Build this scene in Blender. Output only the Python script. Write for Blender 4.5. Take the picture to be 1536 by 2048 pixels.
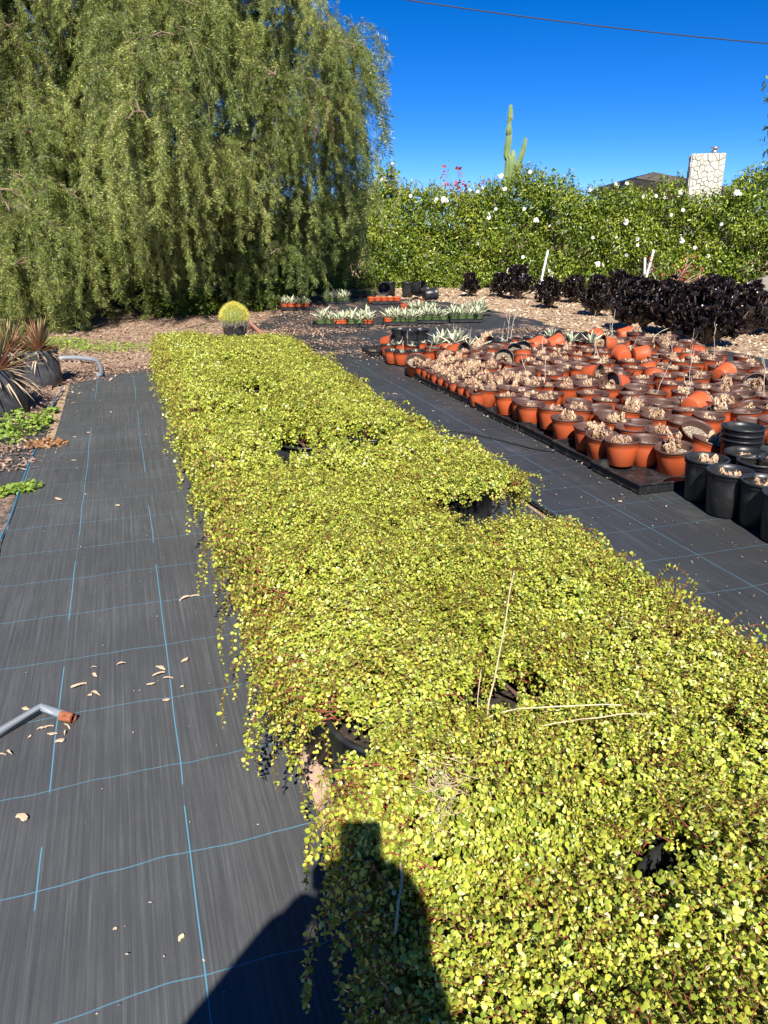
import bpy, math, random
import numpy as np
from mathutils import Vector, Matrix
for o in list(bpy.data.objects): bpy.data.objects.remove(o)
S = bpy.context.scene
COL = S.collection
random.seed(7); RG = np.random.default_rng(11)
# ---------------------------------------------------------------- camera
F0 = 1540.0; H = 1.45; TH = math.atan(572/F0)
cam = bpy.data.cameras.new('camera'); camo = bpy.data.objects.new('camera', cam); COL.objects.link(camo)
cam.sensor_fit = 'VERTICAL'; cam.sensor_height = 36; cam.lens = 36*F0/2048
cam.clip_start = .02; cam.clip_end = 1500
camo.location = (0, 0, H); camo.rotation_euler = (math.pi/2-TH, 0, 0)
S.camera = camo
# ---------------------------------------------------------------- sky and sun
SUN_EL = math.radians(43.2)
w = bpy.data.worlds.new('World'); S.world = w; w.use_nodes = True
wn = w.node_tree; bg = wn.nodes['Background']
sky = wn.nodes.new('ShaderNodeTexSky'); sky.sky_type = 'NISHITA'; sky.sun_disc = False
sky.sun_elevation = SUN_EL; sky.sun_rotation = math.pi; sky.air_density = 0.7; sky.dust_density = 0.0; sky.ozone_density = 6; sky.altitude = 3000
hs = wn.nodes.new('ShaderNodeHueSaturation'); hs.inputs['Saturation'].default_value = 1.28; hs.inputs['Hue'].default_value = .509; hs.inputs['Value'].default_value = 1.0
wn.links.new(sky.outputs[0], hs.inputs['Color']); wn.links.new(hs.outputs[0], bg.inputs['Color'])
bg.inputs['Strength'].default_value = 0.09
sl = bpy.data.lights.new('sun', 'SUN'); so = bpy.data.objects.new('sun', sl); COL.objects.link(so)
sl.energy = 5.0; sl.angle = math.radians(.5); sl.color = (1, .95, .86)
sd = Vector((-.0213*math.cos(SUN_EL), math.cos(SUN_EL), -math.sin(SUN_EL)))
so.rotation_euler = sd.to_track_quat('-Z', 'Y').to_euler(); so.location = (0, -5, 12)
S.view_settings.view_transform = 'Standard'; S.view_settings.look = 'None'
S.view_settings.exposure = 0.8; S.view_settings.gamma = 1; S.view_settings.use_curve_mapping = False
# ---------------------------------------------------------------- frames of reference
PSI = math.radians(18.13); CP, SP = math.cos(PSI), math.sin(PSI)
def W(U, V, z=0.): return Vector((V*CP-U*SP, V*SP+U*CP, z))      # rows of the nursery run along U
def UVof(x, y): return (-x*SP+y*CP, x*CP+y*SP)
def at(px, py, Y):
    x = px-768; u = 1024-py
    fy = F0*math.cos(TH)+u*math.sin(TH); fz = -F0*math.sin(TH)+u*math.cos(TH)
    t = Y/fy; return Vector((x*t, Y, H+fz*t))
def G(px, py):
    x = px-768; u = 1024-py
    fy = F0*math.cos(TH)+u*math.sin(TH); fz = -F0*math.sin(TH)+u*math.cos(TH)
    t = -H/fz; return Vector((x*t, fy*t, 0))
def proj(p):
    d = p[1]*math.cos(TH)-(p[2]-H)*math.sin(TH); u = p[1]*math.sin(TH)+(p[2]-H)*math.cos(TH)
    return (768+F0*p[0]/d, 1024-F0*u/d) if d > .01 else (1e6, 1e6)
def inview(p, m=60):
    x, y = proj(p); return -m < x < 1536+m and -m < y < 2048+m
# ---------------------------------------------------------------- materials
def nodes(name):
    m = bpy.data.materials.new(name); m.use_nodes = True
    t = m.node_tree; return m, t, t.nodes['Principled BSDF'], t.nodes['Material Output']
def lin(*c): return (c[0], c[1], c[2], 1)
def add_bump(t, b, scale, strength, dist=.01, detail=4, src=None):
    n = t.nodes.new('ShaderNodeTexNoise'); n.inputs['Scale'].default_value = scale; n.inputs['Detail'].default_value = detail
    if src: t.links.new(src, n.inputs['Vector'])
    bu = t.nodes.new('ShaderNodeBump'); bu.inputs['Strength'].default_value = strength; bu.inputs['Distance'].default_value = dist
    t.links.new(n.outputs[0], bu.inputs['Height']); t.links.new(bu.outputs[0], b.inputs['Normal'])
def ramp(t, src, stops):
    r = t.nodes.new('ShaderNodeValToRGB'); cr = r.color_ramp
    while len(cr.elements) > len(stops): cr.elements.remove(cr.elements[-1])
    while len(cr.elements) < len(stops): cr.elements.new(.5)
    for e, (p, c) in zip(cr.elements, stops): e.position = p; e.color = lin(*c)
    t.links.new(src, r.inputs[0]); return r.outputs[0]
def mat_noise(name, stops, scale=6, rough=.7, bump=.2, bscale=60, bdist=.004, spec=.5, detail=6, coord='Object'):
    m, t, b, o = nodes(name)
    tc = t.nodes.new('ShaderNodeTexCoord')
    n = t.nodes.new('ShaderNodeTexNoise'); n.inputs['Scale'].default_value = scale; n.inputs['Detail'].default_value = detail; n.inputs['Roughness'].default_value = .65
    t.links.new(tc.outputs[coord], n.inputs['Vector'])
    t.links.new(ramp(t, n.outputs[0], stops), b.inputs['Base Color'])
    b.inputs['Roughness'].default_value = rough; b.inputs['Specular IOR Level'].default_value = spec
    if bump: add_bump(t, b, bscale, bump, bdist, src=tc.outputs[coord])
    return m
def mat_leaf(name, stops, rough=.45, transl=.25, tcol=None, spec=.5, objvar=0.0, vein=0):
    """leaf whose colour varies from leaf to leaf (random per island), partly translucent"""
    m, t, b, o = nodes(name)
    g = t.nodes.new('ShaderNodeNewGeometry')
    src = g.outputs['Random Per Island']
    if objvar:
        oi = t.nodes.new('ShaderNodeObjectInfo'); mm = t.nodes.new('ShaderNodeMath'); mm.operation = 'MULTIPLY_ADD'
        mm.inputs[1].default_value = objvar; t.links.new(oi.outputs['Random'], mm.inputs[0])
        m2 = t.nodes.new('ShaderNodeMath'); m2.operation = 'MULTIPLY'; m2.inputs[1].default_value = 1-objvar
        t.links.new(src, m2.inputs[0]); t.links.new(m2.outputs[0], mm.inputs[2]); src = mm.outputs[0]
    col = ramp(t, src, stops)
    t.links.new(col, b.inputs['Base Color']); b.inputs['Roughness'].default_value = rough; b.inputs['Specular IOR Level'].default_value = spec
    if transl:
        tr = t.nodes.new('ShaderNodeBsdfTranslucent'); mx = t.nodes.new('ShaderNodeMixShader'); mx.inputs[0].default_value = transl
        if tcol: tr.inputs['Color'].default_value = lin(*tcol)
        else: t.links.new(col, tr.inputs['Color'])
        t.links.new(b.outputs[0], mx.inputs[1]); t.links.new(tr.outputs[0], mx.inputs[2]); t.links.new(mx.outputs[0], o.inputs[0])
    return m
def mat_plain(name, c, rough=.5, spec=.5, var=.15, scale=8, bump=0., bscale=80, metal=0., c2=None, dust=0, dcol=(.3, .24, .18)):
    m, t, b, o = nodes(name)
    tc = t.nodes.new('ShaderNodeTexCoord'); n = t.nodes.new('ShaderNodeTexNoise'); n.inputs['Scale'].default_value = scale; n.inputs['Detail'].default_value = 6
    oi = t.nodes.new('ShaderNodeObjectInfo'); va = t.nodes.new('ShaderNodeVectorMath'); va.operation = 'ADD'
    t.links.new(tc.outputs['Object'], va.inputs[0])
    vm = t.nodes.new('ShaderNodeVectorMath'); vm.operation = 'SCALE'; vm.inputs[0].default_value = (17, 9, 23)
    t.links.new(oi.outputs['Random'], vm.inputs['Scale']); t.links.new(vm.outputs[0], va.inputs[1]); t.links.new(va.outputs[0], n.inputs['Vector'])
    a = tuple(x*(1-var) for x in c); z = c2 or tuple(min(1, x*(1+var)) for x in c)
    out = ramp(t, n.outputs[0], [(.3, a), (.7, z)])
    if dust:
        n2 = t.nodes.new('ShaderNodeTexNoise'); n2.inputs['Scale'].default_value = scale*2.3; n2.inputs['Detail'].default_value = 8; t.links.new(va.outputs[0], n2.inputs['Vector'])
        r = ramp(t, n2.outputs[0], [(.5, (0, 0, 0)), (.75, (dust, dust, dust))])
        mx = t.nodes.new('ShaderNodeMixRGB'); mx.inputs[2].default_value = lin(*dcol); t.links.new(r, mx.inputs[0]); t.links.new(out, mx.inputs[1]); out = mx.outputs[0]
    t.links.new(out, b.inputs['Base Color']); b.inputs['Roughness'].default_value = rough; b.inputs['Specular IOR Level'].default_value = spec; b.inputs['Metallic'].default_value = metal
    if bump: add_bump(t, b, bscale, bump, .003)
    return m
def mat_fabric(name, gv, gu, off=(0., 0.), litter=0., lines=1., pale=1.0, sp=(.35, .355)):
    """black woven ground cover: local X across, local Y along the roll, blue marker threads"""
    m, t, b, o = nodes(name); N = t.nodes.new; L = t.links.new
    tc = N('ShaderNodeTexCoord'); sx = N('ShaderNodeSeparateXYZ'); L(tc.outputs['Object'], sx.inputs[0])
    def math_(op, a, c=None, clamp=False):
        q = N('ShaderNodeMath'); q.operation = op; q.use_clamp = clamp
        for i, v in enumerate((a, c)):
            if v is None: continue
            if isinstance(v, (int, float)): q.inputs[i].default_value = v
            else: L(v, q.inputs[i])
        return q.outputs[0]
    def noise(vec, sc, det=4, rg=.6):
        q = N('ShaderNodeTexNoise'); q.inputs['Scale'].default_value = sc; q.inputs['Detail'].default_value = det; q.inputs['Roughness'].default_value = rg; L(vec, q.inputs['Vector']); return q.outputs[0]
    def stretch(sxv, syv):
        q = N('ShaderNodeMapping'); q.inputs['Scale'].default_value = (sxv, syv, 1); L(tc.outputs['Object'], q.inputs[0]); return q.outputs[0]
    X, Y = sx.outputs[0], sx.outputs[1]
    # threads wander a little
    wx = math_('MULTIPLY', math_('SUBTRACT', noise(stretch(.3, 1.1), 1.0, 2), .5), .022)
    wy = math_('MULTIPLY', math_('SUBTRACT', noise(stretch(2.2, .35), 1.0, 3), .5), .075)
    X2 = math_('ADD', math_('ADD', X, wx), off[0]); Y2 = math_('ADD', math_('ADD', Y, wy), off[1])
    def line(c, per, wd):
        f = math_('PINGPONG', c, per/2)                         # 0 at multiples of per
        return math_('LESS_THAN', f, wd)
    dash = math_('GREATER_THAN', noise(stretch(.9, .55), 2.2, 1), .44)
    lx = math_('MULTIPLY', line(X2, sp[0], .0016), math_('ADD', math_('MULTIPLY', dash, .85), .1))
    dash2 = math_('ADD', math_('MULTIPLY', noise(stretch(1, 9), 1.1, 2), .9), .12)
    ly = math_('MULTIPLY', line(Y2, sp[1], .0017), dash2)
    ln = math_('MULTIPLY', math_('MAXIMUM', lx, ly), lines, True)
    # woven base: fine streaks along the roll, broad dusty clouds
    st = noise(stretch(60, .7), 1.6, 5, .75); st2 = noise(stretch(230, 5), 1.0, 3, .7); cl = noise(stretch(1, 1), 1.6, 6, .6)
    s = math_('ADD', math_('ADD', math_('MULTIPLY', st, .5), math_('MULTIPLY', st2, .25)), math_('MULTIPLY', cl, .25))
    p = pale
    col = ramp(t, s, [(.36, (.024*p, .0245*p, .026*p)), (.5, (.036*p, .037*p, .038*p)), (.64, (.060*p, .062*p, .064*p))])
    def mix(fac, c1, c2):
        q = N('ShaderNodeMixRGB')
        if isinstance(fac, (int, float)): q.inputs[0].default_value = fac
        else: L(fac, q.inputs[0])
        for i, v in ((1, c1), (2, c2)):
            if isinstance(v, tuple): q.inputs[i].default_value = lin(*v)
            else: L(v, q.inputs[i])
        return q.outputs[0]
    dustm = math_('MULTIPLY', math_('SUBTRACT', noise(stretch(1, .8), 2.6, 7, .7), .56, True), 2.2, True)
    col = mix(dustm, col, (.12, .12, .115))
    col = mix(ln, col, (.10, .29, .41))
    if litter:
        lm = math_('MULTIPLY', math_('SUBTRACT', noise(stretch(1.2, .55), 1.5, 9, .75), .565-.05*litter, True), 14, True)
        lcol = ramp(t, noise(stretch(1, 1), 45, 5, .8), [(.35, (.07, .045, .035)), (.5, (.26, .17, .12)), (.68, (.46, .33, .24))])
        col = mix(lm, col, lcol)
    L(col, b.inputs['Base Color']); b.inputs['Roughness'].default_value = .52; b.inputs['Specular IOR Level'].default_value = .42
    # weave relief
    wv = math_('ADD', math_('SINE', math_('MULTIPLY', X, 1500)), math_('SINE', math_('MULTIPLY', math_('ADD', Y, math_('MULTIPLY', X, .5)), 1300)))
    hh = math_('ADD', math_('MULTIPLY', wv, .18), math_('MULTIPLY', st, 1.2))
    bu = N('ShaderNodeBump'); bu.inputs['Strength'].default_value = .35; bu.inputs['Distance'].default_value = .0012
    L(hh, bu.inputs['Height']); L(bu.outputs[0], b.inputs['Normal'])
    return m
M = {}
M['eleaf'] = mat_leaf('elephant_bush_leaf', [(0, (.12, .18, .025)), (.3, (.28, .34, .038)), (.62, (.47, .50, .058)), (.9, (.63, .62, .13)), (1, (.76, .75, .45))], rough=.34, transl=.16, spec=.5, objvar=.12)
M['estem'] = mat_plain('red_stem', (.24, .05, .035), .5, var=.4, scale=30)
M['estem_old'] = mat_plain('brown_stem', (.13, .07, .06), .7, var=.3)
M['pot_black'] = mat_plain('black_pot_plastic', (.018, .019, .021), .38, .5, var=.3, dust=.35, dcol=(.10, .095, .085))
M['pot_orange'] = mat_plain('terracotta_plastic', (.50, .095, .03), .5, .3, var=.2, scale=5, dust=.3, dcol=(.42, .2, .12))
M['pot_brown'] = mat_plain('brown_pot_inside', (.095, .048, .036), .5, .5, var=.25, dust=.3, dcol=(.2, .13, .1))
M['pot_green'] = mat_plain('olive_pot_plastic', (.075, .12, .035), .5, .4, var=.25, dust=.25)
M['tray'] = mat_plain('black_tray_plastic', (.016, .017, .019), .42, .5, var=.3, dust=.5, dcol=(.12, .105, .09))
M['soil'] = mat_noise('gravelly_soil', [(.35, (.07, .05, .035)), (.5, (.22, .17, .12)), (.62, (.5, .43, .33))], scale=90, rough=.95, bump=.8, bscale=120)
M['dry'] = mat_leaf('dry_succulent_leaf', [(0, (.26, .15, .10)), (.3, (.50, .31, .20)), (.6, (.68, .48, .31)), (.88, (.78, .63, .42)), (1, (.38, .42, .16))], rough=.6, transl=.12, objvar=.35)
M['stick'] = mat_plain('dry_twig', (.52, .43, .33), .8, var=.3, scale=20)
M['ag_green'] = mat_leaf('agave_green_stripe', [(0, (.10, .17, .10)), (.6, (.16, .24, .14)), (1, (.30, .34, .18))], rough=.5, transl=.1, objvar=.3)
M['ag_cream'] = mat_leaf('agave_cream_margin', [(0, (.62, .62, .40)), (.8, (.74, .73, .52)), (1, (.7, .5, .35))], rough=.5, transl=.1, objvar=.3)
M['aeon'] = mat_leaf('black_rosette_leaf', [(0, (.006, .004, .005)), (.6, (.012, .007, .009)), (.93, (.034, .015, .019)), (1, (.34, .27, .18))], rough=.27, transl=0, spec=.75)  # the pale last tone paints glints into a few leaves
M['aeon_stem'] = mat_plain('brown_succulent_stem', (.13, .095, .07), .8, var=.35, scale=20, bump=.3)
M['bark'] = mat_noise('tree_bark', [(.3, (.035, .026, .02)), (.6, (.10, .078, .06)), (.8, (.17, .14, .11))], scale=9, rough=.9, bump=.8, bscale=22, bdist=.03)
M['pepper'] = mat_leaf('pepper_tree_leaflet', [(0, (.035, .06, .018)), (.4, (.10, .15, .03)), (.7, (.29, .35, .065)), (1, (.64, .63, .20))], rough=.45, transl=.14, objvar=.3)  # dark end of the tones puts the hollows' shade into the leaflet colour
M['pepper_twig'] = mat_plain('pepper_tree_twig', (.22, .15, .10), .8, var=.3)
M['pepper_dry'] = mat_leaf('dry_pepper_leaflet', [(0, (.20, .11, .05)), (1, (.38, .24, .12))], rough=.7, transl=.2)
M['vine'] = mat_leaf('vine_leaf', [(0, (.05, .09, .014)), (.4, (.13, .20, .02)), (.75, (.27, .34, .03)), (.94, (.44, .46, .05)), (1, (.60, .50, .06))], rough=.3, transl=.22, objvar=.25, spec=.5)
M['petal'] = mat_leaf('white_petal', [(0, (.78, .76, .74)), (1, (.88, .86, .85))], rough=.6, transl=.2)
M['throat'] = mat_plain('flower_throat', (.55, .35, .12), .6)
M['cactus'] = mat_noise('cactus_skin', [(.3, (.12, .19, .055)), (.7, (.24, .32, .11))], scale=4, rough=.55, bump=.2)
M['areole'] = mat_plain('cactus_areole', (.45, .42, .25), .8)
M['spine'] = mat_leaf('golden_spine', [(0, (.66, .56, .06)), (.6, (.86, .80, .12)), (1, (.92, .88, .40))], rough=.5, transl=.25)
M['spine_old'] = mat_leaf('grey_old_spine', [(0, (.30, .25, .17)), (1, (.55, .48, .36))], rough=.7, transl=.1)
M['barrel'] = mat_noise('barrel_skin', [(.3, (.10, .15, .03)), (.7, (.20, .26, .06))], scale=6, rough=.6)
M['spiky'] = mat_leaf('spiky_leaf', [(0, (.14, .17, .05)), (.35, (.30, .27, .10)), (.65, (.36, .13, .08)), (1, (.5, .28, .17))], rough=.45, transl=.15, objvar=.15)
M['spiky_dry'] = mat_leaf('straw_dry_leaf', [(0, (.36, .25, .15)), (1, (.62, .50, .34))], rough=.7, transl=.15)
M['weed'] = mat_leaf('weed_leaf', [(0, (.16, .27, .03)), (.7, (.30, .42, .06)), (1, (.45, .5, .1))], rough=.5, transl=.3)
M['weed_dry'] = mat_leaf('rusty_weed_leaf', [(0, (.30, .13, .05)), (1, (.5, .28, .12))], rough=.6, transl=.2)
M['pipe_grey'] = mat_plain('grey_pipe', (.22, .25, .28), .4, var=.12, dust=.3)
M['pipe_white'] = mat_plain('white_pvc', (.72, .72, .70), .4, var=.08, dust=.2)
M['rust'] = mat_plain('rusty_metal', (.28, .09, .04), .9, var=.5, scale=60)
M['hose'] = mat_plain('faded_red_hose', (.52, .22, .15), .55, var=.15, dust=.2)
M['chip'] = mat_leaf('wood_chip', [(0, (.26, .16, .10)), (.4, (.50, .34, .21)), (.8, (.68, .52, .35)), (1, (.85, .74, .55))], rough=.85, transl=0)
M['leaflitter'] = mat_leaf('leaf_litter', [(0, (.14, .08, .055)), (.5, (.32, .20, .14)), (1, (.52, .37, .27))], rough=.85, transl=.05)
M['speck'] = mat_plain('pale_grit', (.46, .40, .31), .8)
M['dryroot'] = mat_plain('dry_roots', (.55, .42, .28), .85, var=.3, scale=60)
M['straw'] = mat_plain('straw_stalk', (.62, .50, .30), .6, var=.25, scale=30)
M['board'] = mat_plain('tan_board', (.50, .34, .24), .85, var=.2, scale=12, bump=.3)
M['roof'] = mat_noise('weathered_shingle', [(.3, (.10, .085, .07)), (.7, (.20, .17, .14))], scale=5, rough=.9, bump=.5, bscale=14, bdist=.03)
M['fascia'] = mat_plain('dark_fascia', (.035, .028, .024), .7)
M['stucco'] = mat_plain('stucco', (.40, .34, .27), .9)
M['stone'] = mat_plain('pale_stone', (.56, .53, .45), .85, var=.22, scale=7, bump=.6, bscale=20)
M['mortar'] = mat_plain('grey_mortar', (.36, .33, .27), .95)
M['metal'] = mat_plain('galvanised_metal', (.45, .45, .45), .35, metal=.8)
M['cable'] = mat_plain('black_cable', (.02, .02, .02), .6)
M['redleaf'] = mat_leaf('red_leaf', [(0, (.30, .03, .03)), (1, (.55, .12, .09))], rough=.5, transl=.3)
M['skin'] = mat_plain('skin', (.52, .31, .22), .55, var=.06)
M['hair'] = mat_plain('dark_hair', (.03, .02, .015), .5)
M['sweater'] = mat_plain('navy_sweater', (.03, .04, .08), .9, bump=.4, bscale=200)
M['jeans'] = mat_plain('blue_jeans', (.06, .09, .16), .9)
M['shoe'] = mat_plain('white_shoe', (.6, .6, .58), .6)
M['phone'] = mat_plain('phone_case', (.02, .02, .02), .3)
M['glass'] = mat_plain('phone_glass', (.01, .01, .012), .08)
M['ground'] = mat_noise('bark_mulch_ground', [(.3, (.18, .12, .075)), (.48, (.38, .26, .16)), (.6, (.50, .36, .24)), (.75, (.62, .48, .34))], scale=34, rough=.95, bump=1, bscale=60, bdist=.02, detail=8)
M['mound'] = mat_noise('grey_soil_mound', [(.3, (.20, .17, .14)), (.7, (.36, .31, .26))], scale=3, rough=.95, bump=.6, bscale=12, bdist=.03)
# ---------------------------------------------------------------- mesh builder
class MB:
    def __init__(s): s.V = []; s.F = []; s.MI = []; s.n = 0
    def add(s, V, F, mi=0):
        V = np.asarray(V, float).reshape(-1, 3)
        for f in (F if isinstance(F, list) and len(F) and isinstance(F[0], np.ndarray) else [np.asarray(F)]):
            s.F.append(f+s.n); s.MI.append(np.full(len(f), mi))
        s.V.append(V); s.n += len(V)
    def inst(s, V, F, R, T, mi=0):
        """copies of template (V,F): R (n,3,3) columns = axes (scaled), T (n,3)"""
        n, m = len(T), len(V)
        if n == 0: return
        P = np.einsum('nij,mj->nmi', R, V)+T[:, None, :]
        for f in F:
            s.F.append((f[None]+(np.arange(n)*m)[:, None, None]).reshape(-1, f.shape[1])+s.n); s.MI.append(np.full(n*len(f), mi))
        s.V.append(P.reshape(-1, 3)); s.n += n*m
    def box(s, c, d, mi=0, R=None):
        v = np.array([[x, y, z] for x in (-.5, .5) for y in (-.5, .5) for z in (-.5, .5)])*np.array(d)
        if R is not None: v = v@np.asarray(R).T
        s.add(v+np.array(c), [np.array([[0, 1, 3, 2], [4, 6, 7, 5], [0, 4, 5, 1], [2, 3, 7, 6], [0, 2, 6, 4], [1, 5, 7, 3]])], mi)
    def tube(s, pts, r, seg=6, mi=0, caps=True):
        P = np.array([list(p) for p in pts], float); n = len(P); r = np.full(n, r) if np.isscalar(r) else np.asarray(r, float)
        if len(r) != n: r = np.interp(np.linspace(0, 1, n), np.linspace(0, 1, len(r)), r)
        T = np.gradient(P, axis=0); T /= np.linalg.norm(T, axis=1)[:, None]+1e-12
        up = np.array([0, 0, 1.]) if abs(T[0, 2]) < .9 else np.array([1., 0, 0])
        A = []; a = np.cross(T[0], up); a /= np.linalg.norm(a)
        for i in range(n):
            a = a-T[i]*np.dot(a, T[i]); a /= np.linalg.norm(a)+1e-12; A.append(a)
        A = np.array(A); B = np.cross(T, A); th = np.arange(seg)*2*math.pi/seg
        V = P[:, None]+r[:, None, None]*(np.cos(th)[None, :, None]*A[:, None]+np.sin(th)[None, :, None]*B[:, None])
        i = np.arange(n-1)[:, None]*seg; j = np.arange(seg)[None]; j2 = (j+1) % seg
        F = np.stack([i+j, i+j2, i+seg+j2, i+seg+j], -1).reshape(-1, 4)
        s.add(V.reshape(-1, 3), [F], mi)
        if caps:
            for k, (ring, c) in enumerate(((np.arange(seg), P[0]), (np.arange(seg)+(n-1)*seg, P[-1]))):
                base = s.n-n*seg if k == 0 else s.n-n*seg-seg-1
                vv = V.reshape(-1, 3)[ring]; s.add(np.vstack([vv, c]), [np.array([[q, (q+1) % seg, seg] for q in range(seg)])], mi)
    def lathe(s, prof, seg=24, mi=0, c=(0, 0, 0), mis=None):
        prof = np.array(prof); th = np.arange(seg)*2*math.pi/seg; n = len(prof)
        V = np.stack([prof[:, 0:1]*np.cos(th), prof[:, 0:1]*np.sin(th), np.repeat(prof[:, 1:2], seg, 1)], -1).reshape(-1, 3)+np.array(c)
        s.V.append(V)
        for i in range(n-1):
            j = np.arange(seg); j2 = (j+1) % seg
            s.F.append(np.stack([i*seg+j, i*seg+j2, (i+1)*seg+j2, (i+1)*seg+j], -1)+s.n); s.MI.append(np.full(seg, mis[i] if mis else mi))
        s.n += len(V)
    def mesh(s, name, mats, smooth=True):
        me = bpy.data.meshes.new(name)
        V = np.vstack(s.V); sizes = np.concatenate([np.full(len(f), f.shape[1]) for f in s.F]); idx = np.concatenate([f.ravel() for f in s.F])
        me.vertices.add(len(V)); me.vertices.foreach_set('co', V.astype(np.float32).ravel())
        me.loops.add(len(idx)); me.loops.foreach_set('vertex_index', idx.astype(np.int32))
        me.polygons.add(len(sizes)); st = np.concatenate([[0], np.cumsum(sizes)[:-1]])
        me.polygons.foreach_set('loop_start', st.astype(np.int32))
        me.polygons.foreach_set('material_index', np.concatenate(s.MI).astype(np.int32))
        me.polygons.foreach_set('use_smooth', np.full(len(sizes), bool(smooth)))
        for m in (mats if isinstance(mats, (list, tuple)) else [mats]): me.materials.append(M[m] if isinstance(m, str) else m)
        me.update(calc_edges=True); me.validate(); return me
def obj(name, me, parent=None, loc=(0, 0, 0), rot=(0, 0, 0), sc=(1, 1, 1), kind=None):
    o = bpy.data.objects.new(name, me); COL.objects.link(o)
    if parent is not None: o.parent = parent
    o.location = loc; o.rotation_euler = rot; o.scale = (sc,)*3 if np.isscalar(sc) else sc
    if kind: o['kind'] = kind
    return o
def tag(o, label, cat, group=None):
    o['label'] = label; o['category'] = cat
    if group: o['group'] = group
    return o
def thing(name, label, cat, loc=(0, 0, 0), rot=(0, 0, 0), sc=1., group=None):
    return tag(obj(name, None, loc=loc, rot=rot, sc=sc), label, cat, group)
def nrm(a): return a/(np.linalg.norm(a, axis=-1, keepdims=True)+1e-12)
def frames(X, Nn, sc):
    """leaf frames: X leaf axis, N wished normal"""
    X = nrm(X); Y = nrm(np.cross(Nn, X)); Z = np.cross(X, Y)
    return np.stack([X, Y, Z], -1)*np.asarray(sc).reshape(-1, 1, 1)
def rv(n): return nrm(RG.normal(size=(n, 3)))
# ================================================================ THE SETTING
def in_poly(P, poly):
    x, y = P[:, 0], P[:, 1]; c = np.zeros(len(P), bool); n = len(poly)
    for i in range(n):
        x1, y1 = poly[i][:2]; x2, y2 = poly[(i+1) % n][:2]
        m = ((y1 > y) != (y2 > y)) & (x < (x2-x1)*(y-y1)/(y2-y1+1e-12)+x1); c ^= m
    return c
b = MB(); b.add([[-400, -200, -.02], [400, -200, -.02], [400, 900, -.02], [-400, 900, -.02]], [np.array([[0, 1, 2, 3]])])
obj('ground', b.mesh('ground', 'ground', False), kind='structure')
def sheet(name, poly, mat, z, wr=.004, step=.12, seedo=0.):
    """a slightly wrinkled sheet in the row frame, polygon in (V,U)"""
    P = np.array(poly); x0, y0 = P.min(0); x1, y1 = P.max(0)
    nx = max(2, int((x1-x0)/step)); ny = max(2, int((y1-y0)/step))
    gx, gy = np.meshgrid(np.linspace(x0, x1, nx+1), np.linspace(y0, y1, ny+1)); V = np.stack([gx.ravel(), gy.ravel()], -1)
    z_ = z+wr*(np.sin(V[:, 0]*5+seedo+np.sin(V[:, 1]*2.1))*.5+np.sin(V[:, 1]*7+V[:, 0]*3+seedo)*.3+.4*np.sin(V[:, 1]*2.3-V[:, 0]*2))
    i = np.arange(ny)[:, None]*(nx+1); j = np.arange(nx)[None]; F = np.stack([i+j, i+j+1, i+nx+2+j, i+nx+1+j], -1).reshape(-1, 4)
    c = V[F].mean(1); F = F[in_poly(c, poly)]
    b = MB(); b.add(np.column_stack([V, z_]), [F]); o = obj(name, b.mesh(name, mat), kind='structure'); o.rotation_euler = (0, 0, PSI); return o
FABL = mat_fabric('woven_fabric_left', 1, 1, off=(-.01, .21), pale=2.1)
FABR = mat_fabric('woven_fabric_right', 1, 1, off=(.015, .13), litter=.0, lines=.65, pale=1.15)
FABM = mat_fabric('woven_fabric_back', 1, 1, off=(.015, .13), litter=.7, lines=.35)
FABB = mat_fabric('woven_fabric_bed', 1, 1, litter=.6, lines=.3, pale=1.5)
FABO = mat_fabric('woven_fabric_old', 1, 1, litter=.9, lines=.0, pale=1.6)
sheet('weed_fabric', [(-.69, -1), (.335, -1), (.335, 8.6), (.1, 8.75), (-.15, 8.55), (-.3, 8.95), (-.62, 8.4)], FABL, 0., .004, .1)
sheet('weed_fabric', [(-2.6, .8), (-.66, .8), (-.66, 7.0), (-.9, 8.1), (-2.6, 8.3)], FABO, -.009, .006, .14, 2)
sheet('weed_fabric', [(.40, -1), (2.01, -1), (2.01, 8.3), (1.4, 8.9), (.40, 8.3)], FABB, -.008, .005, .14, 1)
sheet('weed_fabric', [(2.04, -1), (7.5, -1), (7.3, 5.0), (6.95, 8.0), (6.0, 8.6), (2.04, 8.6)], FABR, -.002, .003, .15, 3)
sheet('weed_fabric', [(2.0, 8.0), (6.6, 8.0), (5.75, 9.1), (6.2, 10.1), (6.45, 11.6), (6.5, 13.4), (6.2, 15.5), (5.1, 16.4), (3.6, 15.2), (2.2, 13.2), (1.5, 11.4), (1.35, 9.2), (1.5, 8.3)], FABM, -.010, .004, .14, 5)
b = MB(); b.box((.365, 4, -.006), (.045, 10, .012)); o = obj('soil_gap', b.mesh('soil_gap', 'board', False), kind='structure'); o.rotation_euler = (0, 0, PSI)
# earth bank at the far right
def blob(name, c, r, mat, seg=28):
    b = MB(); th = np.linspace(0, math.pi/2, 10); ph = np.arange(seg)*2*math.pi/seg
    V = []
    for t in th:
        for p in ph:
            k = 1+.12*math.sin(3*p+1)+.07*math.sin(7*p+5*t)
            V.append((math.cos(t)*math.cos(p)*r[0]*k, math.cos(t)*math.sin(p)*r[1]*k, math.sin(t)*r[2]*(1+.1*math.sin(5*p))-.05))
    F = [[i*seg+j, i*seg+(j+1) % seg, (i+1)*seg+(j+1) % seg, (i+1)*seg+j] for i in range(9) for j in range(seg)]
    b.add(V, [np.array(F)]); return obj(name, b.mesh(name, mat), loc=c, kind='structure')
blob('earth_mound', (8.9, 16.7, 0), (1.5, .9, .62), 'mound')
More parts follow.
